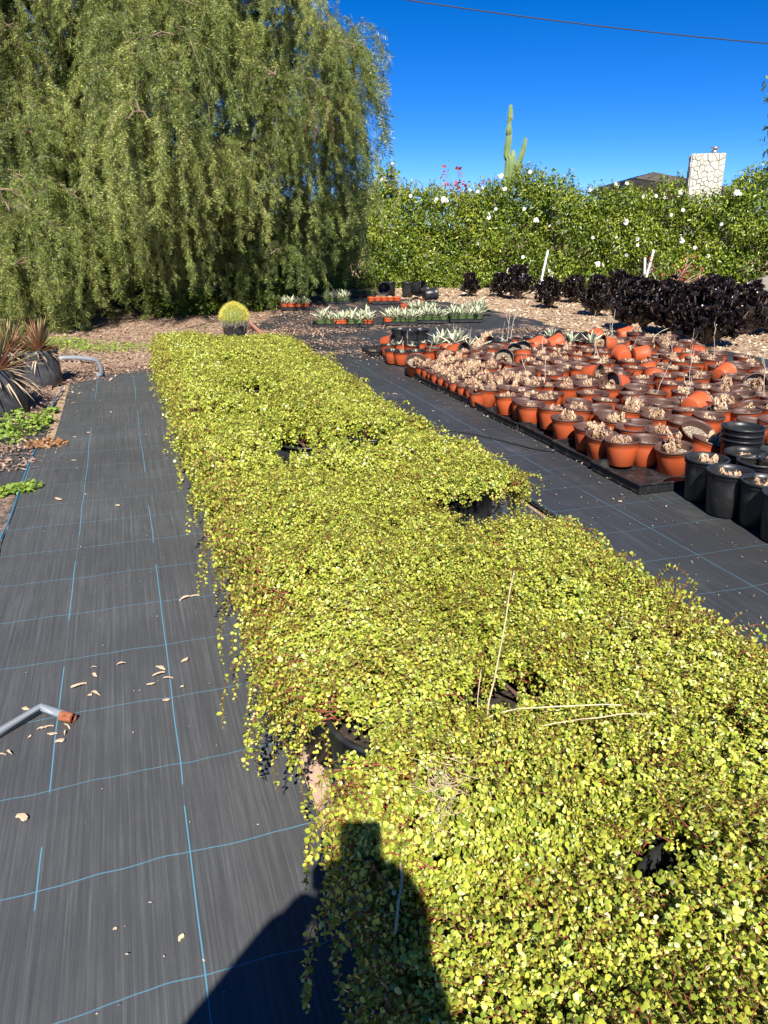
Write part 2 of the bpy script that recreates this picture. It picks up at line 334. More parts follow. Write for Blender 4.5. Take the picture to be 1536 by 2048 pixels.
# ---- bark chips and litter (nobody could count them)
chipV = np.array([[-.5, -.2, 0], [0, -.26, .06], [.5, -.12, 0], [.5, .16, .02], [0, .24, .08], [-.5, .14, 0]]); chipF = [np.array([[0, 1, 4, 5], [1, 2, 3, 4]])]
def scatter_chips(name, P, z, size, mat, label, cat='bark mulch', flat=.35):
    n = len(P); yaw = RG.uniform(0, 6.283, n); tilt = RG.normal(0, flat, n)
    X = np.stack([np.cos(yaw), np.sin(yaw), np.sin(tilt)], -1); Nn = nrm(np.stack([RG.normal(0, flat, n), RG.normal(0, flat, n), np.ones(n)], -1))
    R = frames(X, Nn, RG.lognormal(math.log(size), .4, n)); b = MB()
    b.inst(chipV, chipF, R, np.column_stack([P, np.full(n, z)+RG.uniform(0, .012, n)]))
    o = obj(name, b.mesh(name, mat, False), kind='stuff'); return tag(o, label, cat)
fab_back = [tuple(W(u, v)[:2]) for v, u in [(2.0, -1), (7.5, -1), (7.3, 5.0), (6.95, 8.0), (5.75, 9.1), (6.2, 10.1), (6.45, 11.6), (6.5, 13.4), (6.2, 15.5), (5.1, 16.4), (3.6, 15.2), (2.2, 13.2), (1.5, 11.4), (1.35, 8.5), (.3, 8.6), (-.15, 8.6), (-.6, 8.4), (-.9, 8.1), (-2.6, 8.3), (-2.6, -1)]]
n = 90000; P = np.column_stack([RG.uniform(-9, 14, n), 7+15*RG.uniform(0, 1, n)**1.3])
P = P[~in_poly(P, fab_back)]
right = P[P[:, 0] > P[:, 1]*.02-.3]; left = P[P[:, 0] <= P[:, 1]*.02-.3]
scatter_chips('bark_mulch', right, -.018, .038, 'chip', 'tan wood chip mulch covering the ground below the flowering hedge')
n = 60000; Q = np.column_stack([RG.uniform(-7, 1.2, n), RG.uniform(7.5, 17, n)]); Q = Q[~in_poly(Q, fab_back)]; left = np.vstack([left, Q])
scatter_chips('leaf_litter', left, -.018, .022, 'leaflitter', 'dry brown leaf litter on the ground under the weeping pepper tree', 'leaf litter')
# drifts of litter on the fabric, chips placed in clusters
def clusters(cs, per):
    out = []
    for (u, v, su, sv, k) in cs:
        n = int(k*per); q = np.column_stack([RG.normal(v, sv, n), RG.normal(u, su, n)])
        out.append(np.array([[*W(y, x)[:2]] for x, y in q]))
    return np.vstack(out)
cl = [(10.2+RG.uniform(-1.8, 1.8), RG.uniform(1.3, 3.0), .12, .3, 1) for _ in range(26)]+[(12.6+RG.uniform(-1.5, 1.5), RG.uniform(1.4, 4.5), .15, .4, 1) for _ in range(22)]+[(9.7, 4.9+.35*i, .1, .3, 1.2) for i in range(5)]+[(10.3+.1*i, 5.6+.1*i, .12, .25, 1.4) for i in range(4)]+[(9.2, 2.2+.3*i, .06, .2, .5) for i in range(3)]
scatter_chips('leaf_litter', clusters(cl, 190), .002, .020, 'leaflitter', 'drifts of dry leaf litter across the black fabric behind the pots', 'leaf litter')
cl = [(8.75, -.4, .25, .16, 2.5), (8.9, .1, .2, .2, 2), (8.45, -.62, .2, .1, 1.6), (7.7, -.82, .35, .12, 1.6), (6.5, -.85, .5, .12, .9), (5.7, -.95, .06, .2, .7), (7.0, -1.6, .8, .4, 2), (5.3, -.85, .12, .12, .5)]
scatter_chips('leaf_litter', clusters(cl, 520), .002, .019, 'leaflitter', 'dry brown litter gathered at the far left end of the black fabric', 'leaf litter')
n = 300; P = np.array([[*W(RG.uniform(.5, 9), v)[:2]] for v in RG.uniform(-.9, .33, n)])
scatter_chips('grit', P, .002, .0048, 'speck', 'tiny pale specks of grit scattered over the left fabric', 'grit', .2)
n = 450; P = np.array([[*W(RG.uniform(1.5, 9), v)[:2]] for v in RG.uniform(2.05, 2.8, n)])
scatter_chips('grit', P, .003, .006, 'speck', 'tiny pale specks of grit scattered over the aisle fabric', 'grit', .2)
cl = [(3.5+.22*i, 2.70, .12, .012, .05) for i in range(18)]
scatter_chips('grit', clusters(cl, 120), .003, .010, 'speck', 'spilled pumice and chips along the edge of the trays', 'grit', .3)
# larger loose wood chips lying on the fabric, one object each
def woodchip(L_, w_, t_, bend):
    b = MB(); xs = np.linspace(-.5, .5, 6); V = []
    for i, x in enumerate(xs):
        ww = w_*(1-.6*abs(x)*2+.25*math.sin(7*x+bend*9)); zz = bend*(1-4*x*x)*.25*L_
        yo = .15*w_*math.sin(5*x+L_*90)
        V += [(x*L_, yo-ww/2, zz), (x*L_, yo+ww/2, zz), (x*L_, yo+ww/2*.8, zz+t_), (x*L_, yo-ww/2*.8, zz+t_)]
    F = [];
    for i in range(5):
        a = i*4; F += [[a, a+4, a+5, a+1], [a+1, a+5, a+6, a+2], [a+2, a+6, a+7, a+3], [a+3, a+7, a+4, a]]
    F += [[0, 1, 2, 3], [20, 23, 22, 21]]
    b.add(V, [np.array(F)]); return b.mesh('wood_chip', 'chip', False)
CH = [woodchip(.05, .02, .003, .2), woodchip(.038, .018, .004, .1), woodchip(.06, .012, .003, .5), woodchip(.03, .022, .005, .0), woodchip(.045, .008, .003, .9)]
chips = [(45, 1637, 3, 1.3, 0), (370, 1322, 1, 1, .9), (322, 1338, 0, 1, 2.8), (318, 1350, 2, .9, .3), (337, 1358, 2, .7, .1), (302, 1370, 1, .9, .4), (333, 1402, 1, .8, .3), (190, 1352, 1, .9, 2.6), (243, 1330, 4, .9, .3), (188, 1337, 4, .6, 0), (158, 1373, 2, 1.1, .6), (192, 1390, 4, 1.2, 2.7), (180, 1392, 3, .6, 1), (52, 1420, 1, 1, 2.9), (95, 1457, 2, .8, .4), (105, 1470, 0, .8, .1), (120, 1484, 3, 1.1, .5), (130, 1468, 4, .8, 1.9), (84, 1460, 4, .8, .5), (135, 1455, 2, .7, 2.4), (60, 1475, 1, .5, 1.5), (20, 1508, 4, 1, 2.5), (4, 1513, 4, .8, 0), (364, 1375, 3, .5, 1), (372, 1200, 4, 1.6, .5), (386, 1196, 2, 1.2, .2), (362, 1878, 3, .7, 1.4), (230, 1860, 3, .4, 1), (118, 1000, 1, 1.2, 0), (148, 922, 1, 1, .1), (177, 866, 1, .9, 0), (150, 875, 1, .8, .6), (236, 1012, 3, 1, 0), (115, 998, 0, .8, .1), (222, 825, 3, .8, 1), (1095, 1160, 3, .6, 0), (1240, 1004, 3, .8, 0), (1345, 1000, 0, .5, 0), (867, 823, 0, .7, .5), (940, 800, 4, 1.3, .2), (790, 790, 4, 1.3, .2)]
for i, (px, py, k, s, r) in enumerate(chips):
    if px > 1300 and py == 1000: continue
    p = G(px, py); near = py > 1440 or 0
    o = obj('wood_chip', CH[k], loc=(p.x, p.y, .004), rot=(RG.normal(0, .2), RG.normal(0, .1), r), sc=s*.78)
    lab = ('broad pale chip alone on the near left fabric' if i == 0 else 'dry brown wood chip lying beside the bent pipe end' if 13 <= i <= 20 else 'pale wood chip lying on the black fabric of the right aisle' if px > 700 else 'small wood chip farther along the left fabric aisle' if py < 1180 else 'pale wood chip scattered between bent pipe and trailing plants')
    tag(o, lab, 'wood chip', 'loose wood chips on the fabric')
# ================================================================ POTS AND TRAYS
def pot_profile(r, h, taper=.76, lip=.012, t=.004, ribs=1):
    rb = r*taper; hl = h*.12 if ribs else h*.08
    rr = lambda z: rb+(r-rb)*z/h
    out = [(0, 0), (rb*.92, 0), (rb, .004), (rr(h*.7), h*.7), (rr(h-hl)-.001, h-hl-.004), (rr(h-hl)+lip*.45, h-hl), (rr(h)-.001, h-.012), (r+lip*.5, h-.011), (r+lip*.5, h-.002), (r+lip*.3, h)]
    inn = [(r-t, h), (rr(h-hl)-t, h-hl), (rr(h*.1)-t, h*.1), (0, h*.1)]
    return out, inn
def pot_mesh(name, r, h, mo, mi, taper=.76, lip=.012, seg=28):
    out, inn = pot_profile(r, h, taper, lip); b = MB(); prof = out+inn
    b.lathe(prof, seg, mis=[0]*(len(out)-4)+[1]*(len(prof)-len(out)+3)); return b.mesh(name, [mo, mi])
def disc_mesh(name, r, mat, seg=20, bumpy=.006):
    b = MB(); V = [(0, 0, bumpy)]; th = np.arange(seg)*2*math.pi/seg
    for q in (.5, 1.):
        for t in th: V.append((q*r*math.cos(t), q*r*math.sin(t), RG.normal(0, bumpy*.5)))
    F3 = np.array([[0, 1+j, 1+(j+1) % seg] for j in range(seg)]); F4 = np.array([[1+j, 1+seg+j, 1+seg+(j+1) % seg, 1+(j+1) % seg] for j in range(seg)])
    b.add(V, [F3, F4])
    k = 60; a = RG.uniform(0, 6.28, k); q = r*.9*np.sqrt(RG.uniform(0, 1, k)); R = frames(rv(k), rv(k), RG.uniform(.006, .013, k))
    b.inst(chipV, chipF, R, np.column_stack([q*np.cos(a), q*np.sin(a), RG.uniform(.002, .009, k)])); return b.mesh(name, mat)
# ---- elephant bush leaf and twigs
o8 = np.array([[0, 0], [.22, .27], [.55, .44], [.86, .33], [1, 0], [.86, -.33], [.55, -.44], [.22, -.27]])
leafV = np.vstack([np.column_stack([o8, -.25*(o8[:, 1]**2)-.05*(o8[:, 0]-.5)**2]), [[.55, 0, .085]]]); leafF = [np.array([[8, j, (j+1) % 8] for j in range(8)])]
o7 = np.array([[0, 0], [.35, .36], [.78, .40], [1.02, 0], [.78, -.40], [.35, -.36]])
leafV = np.vstack([np.column_stack([o7, -.25*(o7[:, 1]**2)-.05*(o7[:, 0]-.5)**2]), [[.55, 0, .085]]]); leafF = [np.array([[6, j, (j+1) % 6] for j in range(6)])]
o6 = np.array([[0, 0], [.4, .40], [.9, .34], [1.02, 0], [.9, -.34], [.4, -.40]])
leafVl = np.column_stack([o6, -.2*(o6[:, 1]**2)]); leafFl = [np.array([[0, 1, 4, 5], [1, 2, 3, 4]])]
def grow(p0, d0, k, step, droop, wob, droop_ramp=0.):
    """n twigs of k nodes"""
    n = len(p0); P = np.zeros((n, k, 3)); D = np.zeros((n, k, 3)); p = p0.copy(); d = nrm(d0)
    for i in range(k):
        P[:, i] = p; D[:, i] = d; p = p+d*step[:, None]
        d = nrm(d+np.array([0, 0, -1])*(droop*(1+droop_ramp*i))[:, None]+RG.normal(0, wob, (n, 3)))
    return P, D
def twig_leaves(b, P, D, size, V, F, mi=0, skip=1, up=.55, mask=None, jit=.35):
    n, k, _ = P.shape; ref = rv(n)
    for i in range(skip, k):
        d = D[:, i]; a = nrm(np.cross(d, ref)) if i % 2 else nrm(np.cross(d, np.cross(d, ref)))
        for sgn in (1, -1):
            X = nrm(a*sgn+d*.35+RG.normal(0, jit, (n, 3))*.6); Nn = nrm(d*.9+np.array([0, -.25, up])+RG.normal(0, jit, (n, 3)))
            s = size*np.clip(RG.lognormal(-.03, .22, n), .55, 1.55)*(1 if i < k-2 else .7)
            sel = np.ones(n, bool) if mask is None else mask(P[:, i])
            if not sel.any(): continue
            b.inst(V, F, frames(X, Nn, s)[sel], P[sel, i]+d[sel]*0, mi)
def twig_stems(b, P, r, mi, every=3, mask=None):
    n, k, _ = P.shape; idx = list(range(0, k, every)); 
    if idx[-1] != k-1: idx.append(k-1)
    Q = P[:, idx]; m = len(idx); T = nrm(np.gradient(Q, axis=1)); A = nrm(np.cross(T, np.array([.31, .2, .93]))); B = np.cross(T, A)
    rr = (r[:, None]*np.linspace(1, .45, m)[None])[:, :, None]
    V = np.stack([Q+A*rr, Q-A*rr*.5+B*rr*.87, Q-A*rr*.5-B*rr*.87], 2)      # n,m,3,3
    if mask is not None:
        ok = np.ones(n, bool)
        for q_ in range(m): ok &= mask(Q[:, q_])
        V = V[ok]; n = len(V)
    if n == 0: return
    base = (np.arange(n)*m*3)[:, None, None]; i = (np.arange(m-1)*3)[None, :, None]; j = np.arange(3)[None, None]; j2 = (j+1) % 3
    F = np.stack([base+i+j, base+i+j2, base+i+3+j2, base+i+3+j], -1).reshape(-1, 4); b.add(V.reshape(-1, 3), [F], mi)
def ebush_mesh(edge=0, far=False, gapf=None, dens=1., end=False, endnear=False):
    """canopy of one potted plant; edge -1/1 trails over that side (local x), end trails over +y"""
    b = MB(); V, F = (leafVl, leafFl) if far else (leafV, leafF); n = int((620 if far else 1120)*dens); k = 7; fs = .88 if far else .72
    def msk(Pp): return np.ones(len(Pp), bool) if gapf is None else ~gapf(Pp)
    q = RG.uniform(-1, 1, (n, 2)); q = q[(np.abs(q)**4).sum(1) < 1.1]; n = len(q); r = .205
    dome = 1-.5*(np.abs(q)**2).sum(1)
    p0 = np.column_stack([q*r, .338+.055*dome+RG.uniform(-.02, .028, n)])
    d0 = np.column_stack([q*.55, np.full(n, .62)])+RG.normal(0, .42, (n, 3)); d0[:, 2] = np.abs(d0[:, 2])+.05
    P, D = grow(p0, d0, k, RG.uniform(.0078, .0118, n), RG.uniform(.03, .20, n), .10)
    twig_leaves(b, P, D, .0150*fs, V, F, 0, 1, mask=msk); twig_stems(b, P, np.full(n, .0012), 1, mask=msk)
    # lower layer fills gaps
    n = int(210*dens); q = RG.uniform(-1, 1, (n, 2)); p0 = np.column_stack([q*.20, RG.uniform(.33, .36, n)]); d0 = RG.normal(0, 1, (n, 3)); d0[:, 2] = np.abs(d0[:, 2])*.6
    P, D = grow(p0, d0, 6, np.full(n, .015), np.full(n, .02), .08); twig_leaves(b, P, D, .0150*fs, V, F, 0, 1, mask=msk); twig_stems(b, P, np.full(n, .002), 1, mask=msk)
    # long arching runners with thick red stems
    n = 9; a = RG.uniform(0, 6.28, n); p0 = np.column_stack([.05*np.cos(a), .05*np.sin(a), np.full(n, .385)]); d0 = np.column_stack([np.cos(a), np.sin(a), RG.uniform(.25, .6, n)])
    P, D = grow(p0, d0, 12, RG.uniform(.012, .017, n), RG.uniform(.04, .09, n), .09)
    twig_leaves(b, P, D, .0155*fs, V, F, 0, 4, mask=msk); twig_stems(b, P, RG.uniform(.0028, .0042, n), 1, 1, mask=msk)
    sides = ([(edge, 0)] if edge else [])+([(0, 1)] if end else [])
    for sx, sy in sides:
        for (n, k, st, dr, rmp) in ((int(150*dens), 9, .0115, .12, .15), (int(75*dens), 15, .0120, .12, .2), (int(13*dens), 25, .0125, .12, .15)):
            t = RG.uniform(-.2, .2, n)
            p0 = np.column_stack([sx*.16+(t if sy else 0)+RG.normal(0, .03, n), sy*.16+(t if sx else 0)+RG.normal(0, .02, n), RG.uniform(.345, .40, n)])
            d0 = np.column_stack([np.full(n, sx*.9), np.full(n, sy*.9), RG.uniform(-.15, .55, n)])+RG.normal(0, .28, (n, 3))
            P, D = grow(p0, d0, k, RG.uniform(.85, 1.15, n)*st, RG.uniform(.6, 1.5, n)*dr, .07, rmp)
            kp = msk(P.reshape(-1, 3)).reshape(n, k).all(1); P = P[kp]; D = D[kp]; n = len(P)
            if n == 0: continue
            P[..., 2] = np.maximum(P[..., 2], .008+RG.uniform(0, .02, P.shape[:2]))
            twig_leaves(b, P, D, .0152*fs, V, F, 0, 3, mask=msk, up=.5); twig_stems(b, P, np.full(n, .0016), 1, mask=msk)
    return b.mesh('foliage', ['eleaf', 'estem'])
EP = pot_mesh('pot', .168, .345, 'pot_black', 'pot_black', .86, .014, 32)
M['peat'] = mat_noise('dark_peat_soil', [(.35, (.02, .014, .01)), (.55, (.05, .036, .026)), (.7, (.12, .09, .06))], scale=60, rough=.95, bump=.8, bscale=90)
ESO = disc_mesh('soil', .15, 'peat')
def trunkm():
    b = MB()
    for i in range(5):
        a = i*1.26; b.tube([(0.01*math.cos(a), .01*math.sin(a), 0), (.04*math.cos(a), .04*math.sin(a), .05), (.09*math.cos(a), .09*math.sin(a), .10)], [.008, .006, .004], 5)
    return b.mesh('stem', 'estem_old')
ETR = trunkm()
GAPS = [(1.42, .74, .075, .12), (5.14, .74, .28, .18), (3.70, .78, .29, .18), (3.72, 1.10, .27, .14), (6.88, 1.47, .14, .13), (.86, .80, .055, .10), (1.66, .86, .03, .07), (2.52, 1.16, .04, .05), (1.18, 1.2, .03, .05), (2.35, .98, .03, .08), (.62, .98, .05, .06)]
BARE = (1.37, .32, .12, .10)   # U,V,ru,rv openings in the canopy
var = {}
for key, kw in {'mid': {}, 'L': dict(edge=-1), 'R': dict(edge=1)}.items():
    var[key] = [ebush_mesh(**kw) for _ in range(2)]; var[key+'far'] = [ebush_mesh(far=True, **kw) for _ in range(2)]
var['endL'] = [ebush_mesh(edge=-1, far=True, end=True)]; var['end'] = [ebush_mesh(far=True, end=True)]; var['endR'] = [ebush_mesh(edge=1, far=True, end=True)]
ORD = 'first second third fourth fifth sixth seventh eighth ninth tenth eleventh twelfth thirteenth fourteenth fifteenth sixteenth seventeenth eighteenth nineteenth twentieth twenty-first twenty-second'.split()
rows = [.02+.368*i for i in range(22)]; cols = [.535, .89, 1.25]
for ri, U in enumerate(rows):
    for ci, V in enumerate(cols):
        if ri == 0 and ci != 1 and ci != 2: pass
        if abs(U-2.60) < .1 and ci == 2: continue                      # open spot on the aisle side
        if U > 7.4 and ci == 2: continue
        if U > 7.7 and ci == 0 and False: continue
        u = U+RG.normal(0, .015); v = V+RG.normal(0, .012)+(.06 if ci == 2 and (abs(U-2.96) < .1 or abs(U-3.33) < .1) else 0)
        if 1.3 < u < 2.0 and ci == 0: v += .0
        key = ['L', 'mid', 'R'][ci]; far = U > 3.1; last = ri == len(rows)-1 or (ci == 2 and U > 7.0)
        if last: key = ['endL', 'end', 'endR'][ci]
        gl = [g for g in GAPS+[BARE] if abs(g[0]-u) < .38+g[2] and abs(g[1]-v) < .40+g[3]]
        rz = PSI+(RG.normal(0, .12) if key != 'mid' else RG.choice([0, 1, 2, 3])*math.pi/2+RG.normal(0, .2)); sc = RG.uniform(.97, 1.07)
        if gl and not last:
            cr, sr = math.cos(rz-PSI)*sc, math.sin(rz-PSI)*sc
            def gf(P, gl=gl, u=u, v=v, cr=cr, sr=sr):
                vv = v+P[:, 0]*cr-P[:, 1]*sr; uu = u+P[:, 0]*sr+P[:, 1]*cr; k = np.zeros(len(P), bool)
                k |= (((uu-BARE[0])/BARE[2])**2+((vv-BARE[1])/BARE[3])**2 < 1+.3*np.sin(uu*60))
                lift = (P[:, 2]-.33)*.0
                for (gu, gv, ru, rr_) in gl: k |= (((uu-gu+lift)/ru)**2+((vv-gv)/rr_)**2 < 1+.5*np.sin(vv*70)) & (P[:, 2] > .2)
                return k
            me = ebush_mesh(edge=[-1, 0, 1][ci], far=far, gapf=gf)
        else:
            L_ = var[key+('far' if far and not last else '')]; me = L_[RG.integers(len(L_))]
        side = ['left edge', 'middle', 'right edge'][ci]
        if gl and not last and any(abs(g[0]-u) < .22 and abs(g[1]-v) < .25 for g in gl[:]):
            nm = {0: 'the near dark opening with a dry stalk', 1: 'the far small dark opening', 2: 'the wide dark slot midway along the bed', 3: 'the wide dark slot midway along the bed', 4: 'the exposed rim at lower right', 11: 'the bare pot side at the left aisle', 4: 'the bare pot side at the far right corner', 5: 'the exposed rim at lower right'}
            gi = (GAPS+[BARE]).index(sorted(gl, key=lambda g: (g[0]-u)**2+(g[1]-v)**2)[0])
            lab = '%s elephant bush of its %s column, beside ' % (ORD[ri], ['left', 'middle', 'right'][ci])+nm.get(gi, 'a small dark hollow')
        elif last: lab = 'elephant bush at the far end of the bed, '+side+' column'
        elif ci == 0 and U < .9: lab = ['first', 'second', 'third'][ri]+' elephant bush on the left edge, lying in the photographer shadow'
        elif ci == 0: lab = ('%s elephant bush trailing over the left aisle edge, counted from the photographer' % ORD[ri])
        elif ci == 2: lab = ('%s elephant bush along the right aisle edge, counted from the near end' % ORD[ri])
        else: lab = ('%s elephant bush of the middle column, counted from the near end' % ORD[ri])
        t = thing('potted_elephant_bush', lab, 'potted plant', W(u, v), (0, 0, rz), sc, 'elephant bushes in black pots set edge to edge in the long bed')
        t.scale = (sc, sc, RG.uniform(.94, 1.10))
        obj('pot', EP, t); obj('soil', ESO, t, (0, 0, .27)); obj('stem', ETR, t, (0, 0, .27)); obj('foliage', me, t, kind='stuff')
# ---- trays
def tray_mesh(L_, w_, h=.055, t=.006):
    b = MB(); b.box((0, 0, .004), (L_-.01, w_-.01, .006))
    for s in (-1, 1):
        b.box((0, s*(w_/2-t/2), h/2), (L_, t, h)); b.box((s*(L_/2-t/2), 0, h/2+.0005), (t, w_-2*t-.001, h-.001))
        b.box((0, s*(w_/2+.004), h), (L_+.02, .012, .005)); b.box((s*(L_/2+.004), 0, h-.0015), (.012, w_-.006, .005))
        for q in np.linspace(-L_/2+.05, L_/2-.05, 6): b.box((q, s*(w_/2+.001), h*.45), (.012, .004, h*.7))
    return b.mesh('tray', 'tray', False)
TR = tray_mesh(.5, .5); TRS = tray_mesh(.52, .42, .05)
def tray(U, V, lab, rz=0., me=None, grp='black nursery trays under the pots', z=.004, tilt=0.):
    p = W(U, V, z); o = obj('nursery_tray', me or TR, loc=p, rot=(tilt, 0, PSI+rz)); return tag(o, lab, 'plant tray', grp)
# ---- field pots
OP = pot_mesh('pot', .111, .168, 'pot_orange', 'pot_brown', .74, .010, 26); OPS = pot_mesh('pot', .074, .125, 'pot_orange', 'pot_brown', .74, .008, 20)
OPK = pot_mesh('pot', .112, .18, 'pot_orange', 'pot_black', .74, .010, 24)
BP = pot_mesh('pot', .105, .225, 'pot_black', 'pot_black', .82, .012, 28)
GP = pot_mesh('pot', .075, .10, 'pot_green', 'pot_green', .8, .007, 18); OPQ = pot_mesh('pot', .075, .10, 'pot_orange', 'pot_orange', .8, .007, 18)
SO = disc_mesh('soil', .095, 'soil'); SOS = disc_mesh('soil', .060, 'soil', 14)
# dried succulent rosettes: thick curled pointed leaves
dl = []
for i, x in enumerate((0, .35, .7, 1.0)):
    ww = [.20, .44, .34, .03][i]; z = [0, .06, .22, .60][i]; dl += [(x, -ww, z+ww*.5), (x, 0, z-.05), (x, ww, z+ww*.5)]
dryV = np.array(dl); dryF = [np.array([[i*3+j, i*3+3+j, i*3+4+j, i*3+1+j] for i in range(3) for j in range(2)])]
def dry_mesh(nr, R0, size, tall=1.):
    b = MB()
    for q in range(nr):
        a = RG.uniform(0, 6.28); rr = R0*math.sqrt(RG.uniform(0, 1)); c = np.array([rr*math.cos(a), rr*math.sin(a), RG.uniform(0, .02)]); hgt = RG.uniform(.4, 1.2)*tall
        for ring, (m, el) in enumerate(((5, 1.25), (6, .85), (6, .35))):
            th = RG.uniform(0, 6.28)+np.arange(m)*6.283/m+RG.normal(0, .25, m); e = el+RG.normal(0, .2, m)
            X = np.stack([np.cos(th)*np.cos(e), np.sin(th)*np.cos(e), np.sin(e)], -1); Nn = np.stack([-np.cos(th)*np.sin(e), -np.sin(th)*np.sin(e), np.cos(e)], -1)+RG.normal(0, .25, (m, 3))
            b.inst(dryV, dryF, frames(X, Nn, size*RG.uniform(.6, 1.2, m)), c+np.zeros((m, 3))+np.array([0, 0, .018*hgt*(2-ring)+.012*hgt]))
    return b.mesh('succulent', 'dry', True)
DRY = [dry_mesh(n, .068, s, t) for n, s, t in ((7, .030, .6), (9, .032, .7), (6, .034, .5), (12, .033, 1.2), (5, .034, .6), (10, .036, 1.5), (3, .03, .5))]
DRYS = [dry_mesh(n, .045, s, t) for n, s, t in ((6, .03, 1.2), (7, .032, 1.5), (5, .034, 1.5))]
def stick_mesh(hh, lean):
    b = MB(); pts = [(0, 0, 0)]
    for i in range(1, 6): pts.append((lean*hh*i/5*.5+RG.normal(0, .004), RG.normal(0, .006), hh*i/5))
    b.tube(pts, [.0045, .004, .0035, .0035, .003, .002], 5)
    if lean: 
        p = pts[3]; b.tube([p, (p[0]-.03, p[1]+.01, p[2]+.06), (p[0]-.035, p[1]+.02, p[2]+.12)], [.003, .0025, .0015], 5)
    return b.mesh('dry_stalk', 'stick')
STK = [stick_mesh(.34, 0), stick_mesh(.24, .5), stick_mesh(.18, -.5), stick_mesh(.42, .15)]
def pot_thing(name, lab, cat, p, kind='O', plant=None, stick=None, rot=(0, 0, 0), grp=None, soil=True, psc=1.):
    pm, so_, sz, = {'O': (OP, SO, .115), 'S': (OPS, SOS, .095), 'K': (OPK, SO, .13), 'B': (BP, SO, .17), 'G': (GP, SOS, .08), 'Q': (OPQ, SOS, .08)}[kind]
    t = thing(name, lab, cat, p, rot, 1., grp); t.scale = (psc,)*3
    obj('pot', pm, t)
    if soil: obj('soil', so_, t, (0, 0, sz), (0, 0, RG.uniform(0, 6.28)))
    if plant is not None: obj('succulent' if plant in DRY+DRYS else 'agave', plant, t, (0, 0, sz+.002), (0, 0, RG.uniform(0, 6.28)), RG.uniform(.62, 1.0))
    if stick is not None: obj('dry_stalk', stick, t, (RG.normal(0, .03), RG.normal(0, .03), sz), (RG.normal(0, .12), RG.normal(0, .12), RG.uniform(0, 6.28)))
    return t
cnt = 0
COLN = 'first second third fourth fifth sixth seventh eighth ninth tenth eleventh twelfth thirteenth fourteenth fifteenth sixteenth seventeenth eighteenth nineteenth twentieth'.split()+ORD[20:]+['twenty-third', 'twenty-fourth', 'twenty-fifth', 'twenty-sixth', 'twenty-seventh', 'twenty-eighth']
GF = 'terracotta pots crowded in trays on the right'
def field_label(state, r_, c_):
    return {'full': 'upright pot of dry succulent, ', 'empty': 'terracotta pot holding only soil, ', 'tilt': 'leaning pot of dry succulent, ', 'fallen': 'terracotta pot lying on its side, ', 'stalk': 'terracotta pot with a bare stalk, '}[state]+COLN[r_]+' row from the front, '+COLN[c_]+' from the aisle'
# hand-placed front pots of the block (pixel of pot base centre, read as a place on the ground)
front = [(1345, 948, 'tilt', 3, 'low wide terracotta pot heaped with dried rosettes at the near tray corner', (.10, -.12)), (1316, 912, 'full', 1, 'terracotta pot behind the pot at the near tray corner, leaning stalk beside it', (0, 0)),
         (1258, 906, 'empty', None, 'empty terracotta pot with smooth front standing alone in the near tray', (0, 0)), (1176, 904, 'full', 5, 'terracotta pot heaped with dried rosettes at the left of the near tray', (.04, 0)),
         (1222, 888, 'full', 4, 'terracotta pot behind the empty smooth-fronted pot', (0, .05)), (1130, 884, 'full', 1, 'terracotta pot heaped with dried rosettes on the second tray from the front', (0, 0)),
         (1398, 935, 'tilt', 3, 'terracotta pot of frilly dried rosettes beside the black pots', (.0, .3)), (1310, 880, 'full', 3, 'terracotta pot with tall dried foliage in the third row from the corner', (0, 0)),
         (1375, 900, 'empty', None, 'broad empty brown-rimmed pot leaning behind the near corner pot', (.5, .15))]
used = []
for px, py, st, k, lab, tl in front:
    p = G(px, py); used.append((p.x, p.y))
    pot_thing('terracotta_pot', lab, 'plant pot', (p.x, p.y, .016), 'O', DRY[[3, 5][k % 2]] if k is not None else None, None, (tl[0], tl[1], RG.uniform(0, 6.28) if not any(tl) else 0), GF)
U = 3.62; rowi = 0; rowr = 0
sp = .194
while U < 8.15:
    Vs = np.arange(2.87+(rowi % 2)*.03, 6.9, sp)
    nrow_ = 0
    for V in Vs:
        u = U+RG.normal(0, .022); v = V+RG.normal(0, .022); p = W(u, v)
        if u < 4.18 and v > 3.25: continue
        if u < 3.95: continue
        if u > 7.2 and v > 6.75-.25*max(0, u-7.2): continue
        if v > 6.0+(u-6.1)*.236: continue
        if not inview((p.x, p.y, .2), 50): continue
        if any((p.x-a)**2+(p.y-c)**2 < .160**2 for a, c in used): continue
        if u > 5.9 and v < 3.25: continue                    # small pots stand there
        r = RG.uniform(); yaw = RG.uniform(0, 6.28)
        if r < .56: st = 'full'; rot = (RG.normal(0, .06), RG.normal(0, .06), yaw); z = .012+RG.uniform(0, .025)
        elif r < .72: st = 'empty'; rot = (RG.normal(0, .07), RG.normal(0, .07), yaw); z = .012
        elif r < .90: st = 'tilt'; rot = (RG.normal(0, .22), RG.normal(0, .22), yaw); z = .03
        elif r < .965: st = 'stalk'; rot = (RG.normal(0, .04), RG.normal(0, .04), yaw); z = .012
        else: st = 'fallen'; rot = (RG.uniform(1.35, 1.6), 0, yaw); z = .13+RG.uniform(0, .06)
        pl = None if st in ('empty',) else DRY[RG.integers(len(DRY))]
        if st == 'full' and RG.uniform() < .1: pl = DRY[6]
        pot_thing('terracotta_pot', field_label(st, rowr, nrow_), 'plant pot', (p.x, p.y, z), 'O', pl, STK[RG.integers(4)] if st == 'stalk' else None, rot, GF, psc=np.interp(u, [4.2, 5.4, 7], [1.0, .93, .90])*RG.uniform(.96, 1.04)); cnt += 1; nrow_ += 1
        used.append((p.x, p.y))
    U += .188; rowi += 1; rowr += (nrow_ > 0)
